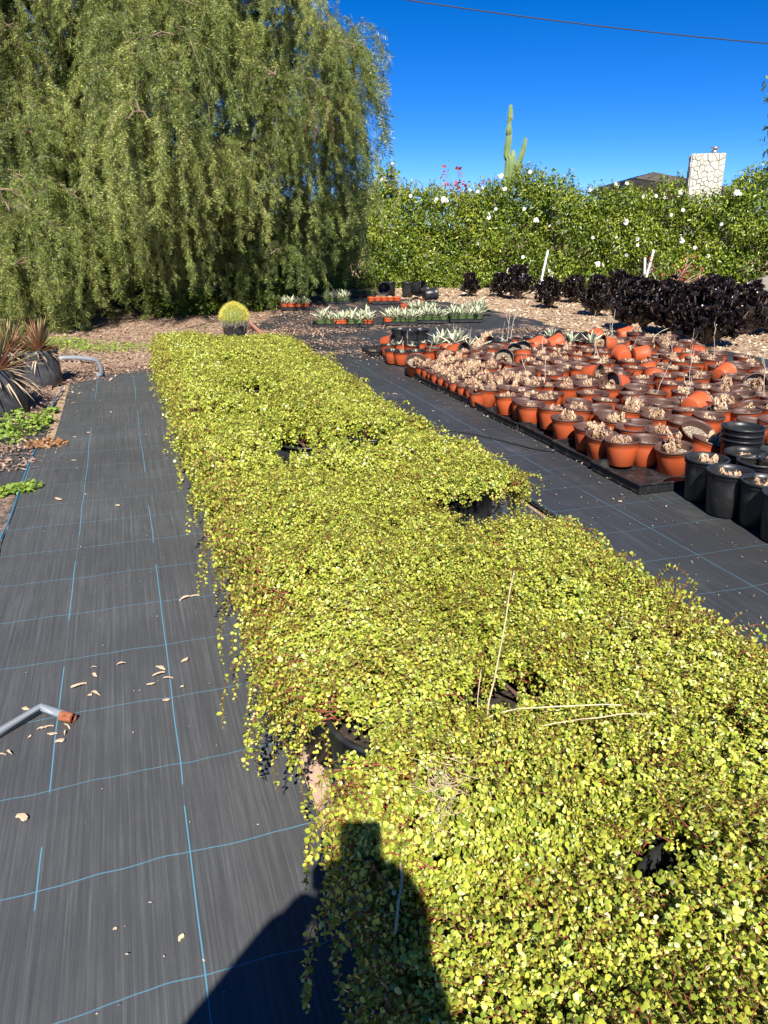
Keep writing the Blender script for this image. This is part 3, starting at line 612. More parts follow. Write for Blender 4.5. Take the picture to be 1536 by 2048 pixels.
# small pots at the far left corner of the block
for i, u0 in enumerate(np.arange(5.9, 7.55, .152)):
    for j, v0 in enumerate(np.arange(2.79, 3.26, .152)):
        p = W(u0+RG.normal(0, .01), v0+RG.normal(0, .01), .014)
        if u0 > 7.35 and j == 0:
            pot_thing('terracotta_pot', 'brown-rimmed pot leaning back at the far left corner of the block', 'plant pot', p+Vector((0, 0, .02)), 'O', DRY[0], None, (.55, .1, 0), GF); continue
        pot_thing('terracotta_pot', 'small pot of pink dried rosettes, '+COLN[i]+' from the near end, '+COLN[j]+' from the aisle', 'plant pot', p, 'S', DRYS[RG.integers(3)], None, (RG.normal(0, .06), RG.normal(0, .06), RG.uniform(0, 6.28)), GF)
# trays of the block along the aisle, then inner trays
for i, u0 in enumerate((3.77, 4.29, 4.81, 5.33, 5.85, 6.37, 6.89, 7.38)):
    tray(u0, 2.97+RG.normal(0, .012), ['black tray at the near corner of the pot block, bare soil patch at its end', 'second black tray from the near corner along the aisle', 'third black tray from the near corner along the aisle', 'fourth black tray from the near corner along the aisle', 'fifth black tray along the aisle', 'sixth black tray along the aisle', 'seventh black tray along the aisle', 'black tray at the far left corner of the pot block'][i], RG.normal(0, .02))
for k_, v0 in enumerate(np.arange(3.50, 4.6, .52)):
    tray(4.42, v0, COLN[k_]+' black tray along the front of the block, right of the corner tray', RG.normal(0, .015))
# rear rows: black rimmed pots and fallen ones
rc_ = 0
for i in range(60):
    u = RG.uniform(8.1, 8.75); v = RG.uniform(3.9, 6.3)
    p = W(u, v, .01)
    if any((p.x-a)**2+(p.y-c)**2 < .17**2 for a, c in used): continue
    used.append((p.x, p.y)); r = RG.uniform(); fall = r < .25
    k = 'B' if r < .1 else 'K'
    pot_thing('black_rimmed_pot', 'black-rimmed orange pot '+('lying' if fall else 'standing')+' in the loose rear rows', 'plant pot', (p.x, p.y, .12 if fall else .01), k, DRY[RG.integers(7)] if RG.uniform() < .5 else None, STK[RG.integers(4)] if r > .8 else None, (1.5 if fall else RG.normal(0, .07), 0, RG.uniform(0, 6.28)), 'black rimmed pots behind the block')
# ---- agave pups
def agave_mesh(n, L_, wd, spread=1.0, up=.6):
    xs = np.array([0, .3, .6, .85, 1.]); ws = np.array([.6, 1, .9, .5, .03])*wd/L_; V = []
    for x, w_ in zip(xs, ws):
        z = -.25*x*x*.4
        V += [(x, -w_, z+w_*.35), (x, -w_*.4, z), (x, w_*.4, z), (x, w_, z+w_*.35)]
    V = np.array(V); Fg = np.array([[i*4+1, i*4+5, i*4+6, i*4+2] for i in range(4)]); Fc = np.array([[i*4+j, i*4+4+j, i*4+5+j, i*4+1+j] for i in range(4) for j in (0, 2)])
    th = np.arange(n)*2.4+RG.normal(0, .2, n); e = np.linspace(up-.3, 1.35, n)+RG.normal(0, .12, n); e = np.clip(e, .1, 1.5)
    X = np.stack([np.cos(th)*np.cos(e)*spread, np.sin(th)*np.cos(e)*spread, np.sin(e)], -1); Nn = np.stack([-np.cos(th)*np.sin(e), -np.sin(th)*np.sin(e), np.cos(e)], -1)
    R = frames(X, Nn, L_*np.linspace(1, .8, n)*RG.uniform(.8, 1.15, n)); b = MB(); b.inst(V, [Fg], R, np.zeros((n, 3)), 0); b.inst(V, [Fc], R, np.zeros((n, 3)), 1)
    return b.mesh('agave', ['ag_green', 'ag_cream'])
AG = [agave_mesh(13, .22, .024), agave_mesh(11, .27, .026, up=.8), agave_mesh(14, .24, .024), agave_mesh(10, .17, .022)]
AGS = [agave_mesh(7, .13, .012, up=.7), agave_mesh(6, .10, .012), agave_mesh(8, .12, .013, up=.9)]
def agtray(px, py, lab, plab, nx=4, ny=3, rz=0, dark=False, hole=0., ks='GQ', plants=True, grp='variegated agave pots in black trays'):
    p = G(px, py); U_, V_ = UVof(p.x, p.y); tray(U_, V_, lab, rz, TRS, 'black trays of agave pots')
    for i in range(nx):
        for j in range(ny):
            if RG.uniform() < hole: continue
            lx = (i-(nx-1)/2)*.128; ly = (j-(ny-1)/2)*.135; c_, s_ = math.cos(PSI+rz), math.sin(PSI+rz)
            kd = 'Q' if RG.uniform() < (.45 if 'Q' in ks else 0) else 'G'
            if ks == 'Q': kd = 'Q'
            pot_thing('agave_pot', ('orange' if kd == 'Q' else 'olive')+' pot '+plab+', '+COLN[i]+' from left, '+['front', 'middle', 'back'][j if ny > 2 else j*2]+' row', 'plant pot', (p.x+lx*c_-ly*s_, p.y+lx*s_+ly*c_, .012), kd, AG[RG.integers(4)] if plants else None, None, (RG.normal(0, .04), RG.normal(0, .04), RG.uniform(0, 6.28)), grp, psc=1.0)
agtray(660, 652, 'leftmost black tray of variegated agaves', 'in the leftmost sunny agave tray', 3, 3, -.3)
agtray(712, 652, 'black tray second from left, white-striped agaves', 'in the agave tray second from left', 4, 3, -.3)
agtray(800, 648, 'black tray of agaves behind the three upright black pots', 'in the tray behind three black pots', 4, 3, -.3)
agtray(862, 644, 'black tray of tall agaves in the middle of the far row', 'in the tall central agave tray', 4, 3, -.3, ks='G')
agtray(930, 642, 'black tray of agaves at the right end of the far row', 'in the rightmost agave tray', 4, 3, -.3, ks='G')
agtray(845, 628, 'black tray behind the far agave row, middle', 'in the tray behind the central agaves', 4, 2, -.3, ks='G')
agtray(950, 628, 'black tray behind the right end of the far row', 'in the back right tray', 3, 2, -.3)
agtray(590, 618, 'black tray in tree shade with dark agaves', 'of dark agave in tree shade', 4, 3, -.2, grp='pots in the shade of the pepper tree', ks='Q')
agtray(672, 606, 'black tray of green pots at the edge of tree shade', 'in the shaded pepper tree tray', 4, 3, -.2, grp='pots in the shade of the pepper tree', ks='G')
agtray(727, 592, 'black tray of olive pots near the hedge foot', 'standing empty near the hedge', 4, 2, -.2, ks='G', plants=False, grp='empty pots near the hedge foot')
agtray(768, 606, 'black tray of orange pots near the fallen black pots', 'in tray beside fallen black pots', 5, 2, -.2, ks='Q', plants=False, grp='pots beside the fallen black pots')
def at_ground(px, py, z=0.): p = G(px, py); return (p.x, p.y, z)
# odd pots around the back group
pot_thing('terracotta_pot', 'single orange pot with pale plant in front of the fallen black pots', 'plant pot', at_ground(808, 619), 'O', DRY[2], None, (0, 0, 0), psc=.8)
pot_thing('terracotta_pot', 'brown mouthed pot lying on its side right of the single orange pot', 'plant pot', at_ground(828, 616, .11), 'O', DRY[1], None, (1.5, 0, .2), psc=.85)
pot_thing('terracotta_pot', 'orange pot standing right of the fallen black pots', 'plant pot', at_ground(841, 610), 'O', DRY[3], None, (0, 0, 0), psc=.75)
for i, (px, py, rot, z, s, lab) in enumerate(((766, 594, (1.5, 0, .1), .18, 1.25, 'large black pot lying with its round mouth facing the aisle'), (780, 590, (0, 0, 0), 0, 1.25, 'large black pot standing behind the round mouthed fallen one'), (815, 592, (0, 0, 0), 0, 1.3, 'upright black pot in the heap near the black shrubs'), (826, 600, (1.3, .2, .9), .2, 1.25, 'black pot sprawled on its side in the heap'), (842, 592, (0, .0, 0), .0, 1.3, 'rightmost upright black pot of the far heap'), (848, 604, (1.5, 0, 2.), .14, 1.2, 'black pot lying at the right foot of the heap'))):
    pot_thing('black_pot', lab, 'plant pot', at_ground(px, py, z), 'B', None, None, rot, 'empty black pots near the hedge', soil=i in (2, 4), psc=s)
# the row behind the small tray pair (left of the block)
tray(9.0, 2.98, 'black tray far left, holding fallen orange pots', .0, TRS); tray(8.35, 3.05, 'black tray of small agaves in front of the fallen orange pots', .0, TRS)
for i, (px, py) in enumerate(((784, 728), (803, 731), (832, 729), (860, 727))):
    pot_thing('agave_pot', ['leftmost', 'second', 'third', 'rightmost'][i]+' orange pot in the front row of the small agave tray', 'plant pot', at_ground(px, py, .012), 'K', AGS[(i+1) % 3], STK[2] if i % 2 else None, (RG.normal(0, .05), RG.normal(0, .05), 0), 'orange pots of small agaves', psc=.82)
for i, (px, py) in enumerate(((800, 712), (822, 713), (776, 716), (845, 710))):
    pot_thing('agave_pot', COLN[i]+' orange pot in the back row of the small agave tray', 'plant pot', at_ground(px, py, .012), 'K', AGS[i % 3], STK[1] if i == 1 else None, (RG.normal(0, .08), RG.normal(0, .08), 0), 'orange pots of small agaves', psc=.8)
pot_thing('terracotta_pot', 'orange pot lying on its side in the far left tray, dark mouth showing', 'plant pot', at_ground(765, 708, .13), 'K', None, None, (1.45, 0, 1.1), psc=.85)
for i, (px, py) in enumerate(((872, 716), (905, 714), (935, 722), (961, 719), (918, 706), (884, 708))):
    pot_thing('terracotta_pot', ['broad orange pot of pale agave right of the black pots', 'orange pot with branching stalks, second in the loose row', 'orange pot with twin stalks left of the last in the loose row', 'last orange pot at the right of the loose row', 'orange pot standing behind the loose row', 'orange pot at the back of the loose row beside the black pots'][i], 'plant pot', at_ground(px, py), 'K', AG[i % 4], STK[1] if i in (1, 2) else None, (0, 0, i), 'loose row of orange pots', psc=1.0)
pot_thing('terracotta_pot', 'orange pot on its side, base turned up, in the loose row', 'plant pot', at_ground(884, 722, .12), 'K', None, None, (1.9, 0, 2.4))
pot_thing('terracotta_pot', 'orange pot on its side with a wide black mouth facing the aisle', 'plant pot', at_ground(898, 730, .13), 'K', DRY[3], None, (1.5, 0, .9), psc=1.1)
pot_thing('terracotta_pot', 'single orange pot with one tall bare stalk on the fabric', 'plant pot', at_ground(1005, 712), 'K', AG[3], STK[3], (0, 0, 0))
for i, (px, py, rot) in enumerate(((1010, 728, (1.5, 0, .4)), (1035, 722, (1.5, 0, .1)), (1060, 716, (1.5, .2, 2.2)), (1095, 714, (1.3, 0, 1.9)), (1140, 712, (0, 0, 0)), (1168, 708, (.5, .8, 0)), (1180, 716, (0, 0, 0)), (1210, 709, (0, 0, 0)), (1100, 702, (0, 0, 0)))):
    pot_thing('black_rimmed_pot', ['black mouthed pot lying at the back left of the block', 'second black mouthed pot lying at the back of the block', 'orange pot with base up at the back of the block', 'orange pot fallen towards the black shrubs', 'orange pot with agave standing at the back edge, beside an overturned one', 'orange pot leaning high against its neighbour at the back edge', 'orange pot of pale agave, back edge of the block', 'orange pot with black rim near the mulch, back edge', 'short orange pot standing apart on the fabric'][i], 'plant pot', at_ground(px, py, .125 if rot[0] > 1 else .01), 'K', AG[i % 4] if not rot[0] else None, STK[2] if i == 7 else None, rot, 'black rimmed pots behind the block')
for i, (px, py) in enumerate(((800, 703), (820, 706), (839, 704))):
    pot_thing('black_pot', ['left', 'middle', 'right'][i]+' one of the three upright black pots behind the small agave tray', 'plant pot', at_ground(px, py), 'B', None, None, (0, 0, 0), 'three upright black pots', psc=1.0, soil=False).scale = (1.0, 1.0, 1.25)
# near right black pots
for i, (px, py, k, lab) in enumerate(((1402, 998, 0, 'leftmost black pot of dry succulent at the lower right'), (1447, 1027, 2, 'black pot of dried rosettes nearest the aisle, second from left'), (1515, 1050, 2, 'black pot with one dried rosette at the right frame edge'), (1480, 985, 4, 'black pot of scraggly dry succulent behind the front pair'), (1545, 1000, 1, 'black pot with tall pink rosette behind the pot at the frame edge'), (1560, 1080, 3, 'black pot cut off by the right frame edge in the shadow'), (1505, 1005, None, 'empty black pot between the front and rear black pots'))):
    pot_thing('black_pot', lab, 'plant pot', at_ground(px, py, .003), 'B', DRY[k] if k is not None else None, None, (0, 0, i), 'black pots at the lower right', psc=1.08)
p = G(1470, 955)
for i in range(3):
    t = thing('black_pot', ['bottom', 'middle', 'top'][i]+' pot of the stack of three nested black pots', 'plant pot', (p.x, p.y, i*.035+.003), (0, 0, i), 1., 'stack of nested black pots'); obj('pot', BP, t); t.scale = (1.12,)*3
# ================================================================ WOODY THINGS IN THE BED
def strand(name, pts, r, mat, lab, cat, seg=5):
    b = MB(); b.tube(pts, r, seg); return tag(obj(name, b.mesh(name, mat)), lab, cat)
def curve(a, c, n, wob=.01, sag=0., seed=0):
    rr = np.random.default_rng(seed); a = np.array(a); c = np.array(c); t = np.linspace(0, 1, n)[:, None]; P = a+(c-a)*t; q = rr.normal(0, wob, (n, 3)); q[0] = 0; q[-1] = 0
    q = (q+np.roll(q, 1, 0))/2; q[0] = 0; P = P+q; P[:, 2] += sag*4*(t[:, 0]*(1-t[:, 0])); return P
a = W(1.30, .66, .36); strand('dry_stalk', curve(a, a+Vector((.055, .05, .40)), 9, .004, seed=1), np.linspace(.0028, .0013, 9), 'straw', 'thin straw-coloured stalk standing upright in the green bed', 'dry stalk')
strand('dry_stalk', curve(a+Vector((-.02, .01, -.03)), a+Vector((-.01, .03, .17)), 7, .003, seed=6), np.linspace(.002, .001, 7), 'straw', 'short grey stalk beside the tall upright straw stalk', 'dry stalk')
strand('dry_stalk', curve(a+Vector((.01, 0, .07)), a+Vector((.30, .0, .10)), 9, .004, .012, seed=2), .0018, 'straw', 'pale stalk lying flat across the foliage to the right', 'dry stalk')
strand('dry_stalk', curve(a+Vector((.12, -.02, .06)), a+Vector((.36, -.01, .085)), 9, .006, .012, seed=3), .0013, 'straw', 'thinner pale stalk lying just below the flat one', 'dry stalk')
# clump of dry roots
b = MB(); c0 = np.array(at(835, 1560, G(835, 1560).y*.72)); c0 = np.array(W(1.10, .47, .475))
for i in range(46):
    a = RG.uniform(0, 6.28); L_ = RG.uniform(.03, .12); p = c0+RG.normal(0, .016, 3)*np.array([.7, 2.2, .4]); pts = [p]
    d = np.array([math.cos(a)*.45+.15, math.sin(a)*.5-.7, RG.uniform(-.1, .15)]); d /= np.linalg.norm(d)
    for j in range(6): d = nrm(d+RG.normal(0, .45, 3)); d[2] *= .5; p = p+d*L_/6; p = np.array([p[0], p[1], max(p[2], c0[2]-.015)]); pts.append(p)
    b.tube(pts, np.linspace(.0009, .0005, 7), 4, caps=False)
tag(obj('dry_root_clump', b.mesh('dry_root_clump', 'dryroot')), 'tangled clump of dry tan roots resting on the near foliage', 'dead roots')
b = MB(); c0 = np.array(W(.86, .30, .40)); b.tube(curve(c0, c0+np.array([.02, .15, .03]), 8, .003, .01, 5), .0022, 5); b.tube(curve(c0+np.array([.02, .15, .03]), c0+np.array([.04, .16, .03]), 3, .001), .002, 5)
tag(obj('dry_stalk', b.mesh('dry_stalk', 'straw')), 'grey stalk lying in the shadowed foliage at the bottom', 'dry stalk')
# ================================================================ PIPES, HOSES, WEEDS ON THE LEFT
def pipe(name, pts, r, mat, lab, cat, seg=12, grp=None):
    b = MB(); b.tube(pts, r, seg); return tag(obj(name, b.mesh(name, mat)), lab, cat, grp)
t = thing('bent_pipe', 'grey elbow pipe with a rusty end lying on the near left fabric', 'pipe', G(85, 1425))
def smooth_pts(ps, n=6):
    ps = [Vector(p) for p in ps]; out = []
    for i in range(len(ps)-1):
        p0 = ps[max(i-1, 0)]; p1 = ps[i]; p2 = ps[i+1]; p3 = ps[min(i+2, len(ps)-1)]
        for k in range(n):
            q = k/n; out.append(.5*((2*p1)+(-p0+p2)*q+(2*p0-5*p1+4*p2-p3)*q*q+(-p0+3*p1-3*p2+p3)*q**3))
    out.append(ps[-1]); return out
o0 = G(85, 1425); a0 = G(-60, 1510)-o0; a1 = G(132, 1440)-o0; a2 = G(150, 1446)-o0
b = MB(); b.tube([a0+Vector((0, 0, .016)), Vector((-.006, -.002, .016)), Vector((0, 0, .018)), Vector((.006, -.001, .016)), a1+Vector((0, 0, .016))], .0145, 14); obj('pipe_body', b.mesh('pipe_body', 'pipe_grey'), t)
b = MB(); b.tube([a1+Vector((-.012, 0, .016)), a2*.9+a1*.1+Vector((0, 0, .016))], .0158, 14, caps=False); b.tube([a1+Vector((-.012, 0, .016)), a2*.9+a1*.1+Vector((0, 0, .016))], .011, 14, caps=False); obj('rusty_end', b.mesh('rusty_end', 'rust'), t)
pipe('grey_pipe', smooth_pts([at_ground(118, 722, .03), at_ground(150, 722, .04), at_ground(190, 726, .035), at_ground(198, 732, .03), at_ground(203, 745, .03), at_ground(202, 755, .03), at_ground(193, 757, .028)]), .024, 'pipe_grey', 'grey curved pipe lying in litter beside the black grow bags', 'pipe')
pipe('garden_hose', smooth_pts([at_ground(490, 640, .03), at_ground(520, 668, .03), at_ground(545, 680, .03), at_ground(575, 690, .03), at_ground(620, 712, .03)]), .028, 'hose', 'faded red hose curving right of the barrel cactus', 'hose', 10)
pipe('garden_hose', smooth_pts([at_ground(518, 666, .03), at_ground(521, 674, .03), at_ground(530, 690, .03), at_ground(538, 712, .03)]), .024, 'hose', 'shorter faded red hose bending down towards the green bed', 'hose', 10)
pipe('drip_line', smooth_pts([at_ground(-10, 1180, .008), at_ground(0, 1085, .008), at_ground(20, 1040, .008), at_ground(47, 960, .008), at_ground(60, 925, .008), at_ground(72, 900, .008)]), .0045, mat_plain('blue_edge_thread', (.04, .22, .36), .6), 'blue edge thread raised along the border of the left fabric', 'edge thread', 6)
pipe('drip_line', smooth_pts([at_ground(104, 815, .008), at_ground(112, 797, .008), at_ground(121, 785, .012), at_ground(124, 776, .02)]), .005, mat_plain('blue_edge_thread', (.04, .22, .36), .6), 'short blue edge thread ending beside the grow bag', 'edge thread', 6)
pipe('drip_line', smooth_pts([at_ground(880, 862, .006), at_ground(925, 866, .006), at_ground(1000, 882, .006), at_ground(1060, 897, .006), at_ground(1110, 905, .006)]), .005, 'cable', 'thin black drip line crossing the right aisle', 'drip line', 6)
pipe('drip_line', smooth_pts([at_ground(948, 941, .004), at_ground(1039, 989, .006), at_ground(1200, 1095, .004), at_ground(1318, 1184, .005), at_ground(1420, 1262, .004)]), .007, 'cable', 'black drip line along the fabric seam beside the green bed', 'drip line', 6)  # black tube stands in for the dark gap at the sheet edge
def bag_mesh(r, h):
    b = MB(); seg = 48; prof = [(0, 0), (.94, 0), (1., .03), (1.01, .3), (1.0, .6), (.98, .9), (1.0, 1.), (.96, 1.0), (.94, .86), (0, .86)]; V = []
    for i, (q, z) in enumerate(prof):
        for j in range(seg):
            a = j*6.283/seg; k = 1+(.022*math.sin(9*a+3*z)+.016*math.sin(17*a+2))*(q > .5)*(.4+z); V.append((q*r*k*math.cos(a), q*r*k*math.sin(a), z*h+(.012*math.sin(5*a) if .95 < z else 0)))
    F = [[i*seg+j, i*seg+(j+1) % seg, (i+1)*seg+(j+1) % seg, (i+1)*seg+j] for i in range(len(prof)-1) for j in range(seg)]
    b.add(V, [np.array(F)]); return b.mesh('grow_bag', 'bag')
M['bag'] = mat_plain('black_bag_plastic', (.045, .047, .052), .42, .5, var=.3, dust=.4, dcol=(.16, .15, .14))
def blades(n, L_, wd, el0, el1, mat, droop=.3, name='blades'):
    xs = np.linspace(0, 1, 5); ws = np.array([.8, 1, .8, .5, .02])*wd/2; b = MB()
    for q in range(n):
        th = RG.uniform(0, 6.283); e = RG.uniform(el0, el1); l = L_*RG.uniform(.6, 1.15); d = np.array([math.cos(th)*math.cos(e), math.sin(th)*math.cos(e), math.sin(e)]); s = np.array([-math.sin(th), math.cos(th), 0]); V = []
        dr = droop*RG.uniform(.3, 1.3)
        for x, w_ in zip(xs, ws):
            c = d*x*l+np.array([0, 0, -dr*l*x*x])
            V += [c-s*w_+np.array([0, 0, .15*w_]), c-np.array([0, 0, w_*.3]), c+s*w_+np.array([0, 0, .15*w_])]
        b.add(V, [np.array([[i*3+j, i*3+3+j, i*3+4+j, i*3+1+j] for i in range(4) for j in range(2)])])
    return b.mesh(name, mat)
def spiky(px, py, r, h, L_, lab, dry=90, green=110, mat='spiky'):
    t = thing('potted_spiky_plant', lab, 'potted plant', at_ground(px, py, -.005), (0, 0, RG.uniform(0, 6)), 1.); obj('grow_bag', bag_mesh(r, h), t)
    obj('soil', disc_mesh('soil', r*.93, 'soil'), t, (0, 0, h*.875))
    obj('leaves', blades(green, L_, .026, .25, 1.5, mat, .12), t, (0, 0, h*.9), kind='stuff'); obj('dry_leaves', blades(dry, L_*.95, .022, -.15, .45, 'spiky_dry', .4), t, (0, 0, h*.9), kind='stuff')
spiky(87, 768, .175, .34, .37, 'spiky plant with reddish leaves in an upright black grow bag', 45, 130)
spiky(5, 822, .20, .36, .46, 'spiky plant with straw skirt in the black bag at the left frame edge', 90, 100)
spiky(25, 770, .17, .33, .42, 'greener spiky plant in the black bag behind the left pair', 60, 110)
def weed(px, py, r, hh, n, lab, mat='weed', spread=1.):
    b = MB(); base = G(px, py); k = int(n); a = RG.uniform(0, 6.28, k); q = r*np.sqrt(RG.uniform(0, 1, k)); z = hh*RG.uniform(0, 1, k)*(1-(q/r)**2*.7)
    P = np.column_stack([q*np.cos(a)*spread, q*np.sin(a), z+.004]); R = frames(rv(k)*np.array([1, 1, .5]), np.array([0, -.2, 1])+rv(k)*.6, RG.uniform(.018, .035, k)); b.inst(leafVl, leafFl, R, P)
    for i in range(14): a_ = RG.uniform(0, 6.28); rr = RG.uniform(.3, .9)*r; b.tube([(0, 0, 0), (rr*.5*math.cos(a_)*spread, rr*.5*math.sin(a_), hh*.4), (rr*math.cos(a_)*spread, rr*math.sin(a_), hh*.5)], .002, 4)
    tag(obj('weed_clump', b.mesh('weed_clump', mat), loc=base), lab, 'weed', 'weeds growing beside the fabric')
weed(30, 862, .23, .17, 420, 'tall bright green weed clump at the foot of the left frame edge bag'); weed(-5, 880, .2, .06, 200, 'low bright green weed touching the left frame edge'); weed(86, 843, .09, .07, 160, 'small green weed right of the tall clump')
weed(50, 978, .09, .03, 130, 'low green weed straddling the blue fabric edge'); weed(8, 985, .07, .03, 70, 'low pale weed at the left frame edge below the others'); weed(92, 890, .10, .03, 200, 'rusty dried weed lying on the fabric edge', 'weed_dry', 1.4); weed(105, 822, .05, .03, 70, 'tiny weed by the short blue thread')
weed(175, 694, .5, .06, 330, 'yellow green weeds spread beneath the pepper tree at left', spread=1.2); weed(245, 697, .4, .045, 200, 'thin yellow green weeds beneath the tree near the bed end', spread=1.4)
weed(120, 690, .35, .12, 400, 'darker weeds behind the grow bags under the tree')
# ================================================================ BARREL CACTUS
t = thing('barrel_cactus', 'round golden barrel cactus in a wrinkled black pot behind the bed', 'cactus', at_ground(472, 688), (0, 0, 0), .86)
obj('pot', pot_mesh('pot', .185, .30, 'pot_black', 'pot_black', .85, .016), t); obj('soil', disc_mesh('soil', .17, 'soil'), t, (0, 0, .27))
b = MB(); seg = 84; nr = 18; V = []
for i in range(nr+1):
    ph = -.9+(math.pi/2+.9)*i/nr
    for j in range(seg):
        a = j*6.283/seg; k = 1+.06*abs(math.cos(a*21/2))-.03; V.append((.185*k*math.cos(ph)*math.cos(a), .185*k*math.cos(ph)*math.sin(a), .17*math.sin(ph)+.40))
b.add(V, [np.array([[i*seg+j, i*seg+(j+1) % seg, (i+1)*seg+(j+1) % seg, (i+1)*seg+j] for i in range(nr) for j in range(seg)])]); obj('body', b.mesh('body', 'barrel'), t)
b = MB(); b2 = MB(); spV = np.array([[0, -.03, 0], [0, .03, 0], [1, 0, .0], [0, 0, .03]]); spF = [np.array([[0, 1, 2], [1, 3, 2], [3, 0, 2]])]
for rib in range(21):
    a = (rib)*2*math.pi/21
    for i in range(15):
        ph = -.75+(math.pi/2+.7)*i/14; c = np.array([.19*math.cos(ph)*math.cos(a), .19*math.cos(ph)*math.sin(a), .175*math.sin(ph)+.40]); nn = nrm(c-np.array([0, 0, .40]))
        m = 20; X = nn*.9+rv(m)*.75; (b if ph > -.25 else b2).inst(spV, spF, frames(X, rv(m), RG.uniform(.04, .075, m)), np.tile(c, (m, 1)))
obj('spines', b.mesh('spines', 'spine', False), t, kind='stuff')
b2.inst(spV, spF, frames(rv(260)*np.array([1, 1, .4])+np.array([0, 0, -.5]), rv(260), RG.uniform(.04, .09, 260)), np.array([[.19*math.cos(a), .19*math.sin(a), RG.uniform(.27, .34)] for a in RG.uniform(0, 6.28, 260)]))
obj('old_spines', b2.mesh('old_spines', 'spine_old', False), t, kind='stuff')
# ================================================================ BLACK SHRUBS
def rosette(n, R0):
    V = np.array([[0, -.05, 0], [0, .05, 0], [.55, -.16, .03], [.55, .16, .03], [.85, -.15, .1], [.85, .15, .1], [1, 0, .16], [.55, 0, -.03], [.85, 0, .05]])
    F = [np.array([[0, 2, 7, 7], [0, 7, 3, 1], [2, 4, 8, 7], [7, 8, 5, 3]]), np.array([[4, 6, 8], [8, 6, 5]])]
    F = [np.array([[0, 7, 3, 1], [2, 4, 8, 7], [7, 8, 5, 3]]), np.array([[0, 2, 7], [4, 6, 8], [8, 6, 5]])]
    i = np.arange(n); th = i*2.4; e = .15+1.15*i/n; e += RG.normal(0, .08, n); X = np.stack([np.cos(th)*np.cos(e), np.sin(th)*np.cos(e), np.sin(e)], -1); Nn = np.stack([-np.cos(th)*np.sin(e), -np.sin(th)*np.sin(e), np.cos(e)], -1)
    b = MB(); b.inst(V, F, frames(X, Nn, R0*(1-.45*i/n)*RG.uniform(.85, 1.1, n)), np.zeros((n, 3))); return b.mesh('rosette', 'aeon', False)
ROS = [rosette(28, .085), rosette(34, .10), rosette(24, .075), rosette(30, .09)]
shrubs = [(940, 592, .24, .55, 14, 'small round black-leaved shrub standing alone at the left'), (1000, 592, .30, .60, 18, 'black-leaved shrub left of the leaning white stake, one of a close pair'), (1035, 597, .36, .80, 30, 'tall black-leaved shrub just left of the leaning white stake'), (1098, 615, .32, .62, 24, 'black-leaved shrub just right of the leaning white stake'), (1148, 604, .36, .58, 22, 'black-leaved shrub behind the gap, second right of the leaning stake'), (1190, 630, .32, .75, 28, 'vase-shaped black shrub on bare mulch with narrow foot'), (1235, 618, .45, .80, 34, 'tall black shrub behind the vase-shaped one'), (1275, 660, .55, .85, 62, 'broad black shrub left of the largest one'), (1345, 668, .45, .80, 44, 'black shrub wedged between the two broadest black shrubs'), (1335, 628, .45, .70, 26, 'black shrub at the back below the twin white stakes'), (1408, 690, .62, .95, 95, 'largest black-leaved shrub nearest the terracotta pots'), (1490, 668, .42, .78, 46, 'black-leaved shrub right of the largest one'), (1540, 664, .42, .70, 34, 'black-leaved shrub cut off by the right frame edge'), (1420, 640, .5, .8, 36, 'black-leaved shrub behind the largest one')]
for px, py, r, hh, n, lab in shrubs:
    r *= .72; hh *= .82
    base = G(px, py); base.y += r*.2; base.x *= (base.y)/(base.y-r*.2); n = int(n*1.9)
    t = thing('black_shrub', lab, 'shrub', base, (0, 0, 0), 1., 'black-leaved shrubs on the mulch'); bs = MB()
    for i in range(n):
        a = i*2.399; q = math.sqrt((i+.5)/n); zz = hh*(1-.42*q**2.2)*RG.uniform(.88, 1.06)
        if q > .72: zz *= RG.uniform(.45, 1.)
        x, y = r*q*math.cos(a)+RG.normal(0, .03), r*q*math.sin(a)+RG.normal(0, .03)
        bs.tube([(x*.12, y*.12, -.01), (x*.45, y*.45, zz*.42), (x*.9, y*.9, zz*.8), (x, y, zz)], [.012, .009, .008, .008], 4, caps=False)
        obj('rosette', ROS[RG.integers(4)], t, (x, y, zz), (RG.normal(0, .3)-y*.9/r, RG.normal(0, .3)+x*.9/r, RG.uniform(0, 6.28)), RG.uniform(.8, 1.2))
        for lv in (.78, .55) if q > .45 else (.8,): obj('rosette', ROS[RG.integers(4)], t, (x*(.6+.4*lv), y*(.6+.4*lv), zz*lv*RG.uniform(.85, 1.1)), (RG.normal(0, .5), RG.normal(0, .5), RG.uniform(0, 6.28)), RG.uniform(.7, 1.))
    obj('stems', bs.mesh('stems', 'aeon_stem'), t)
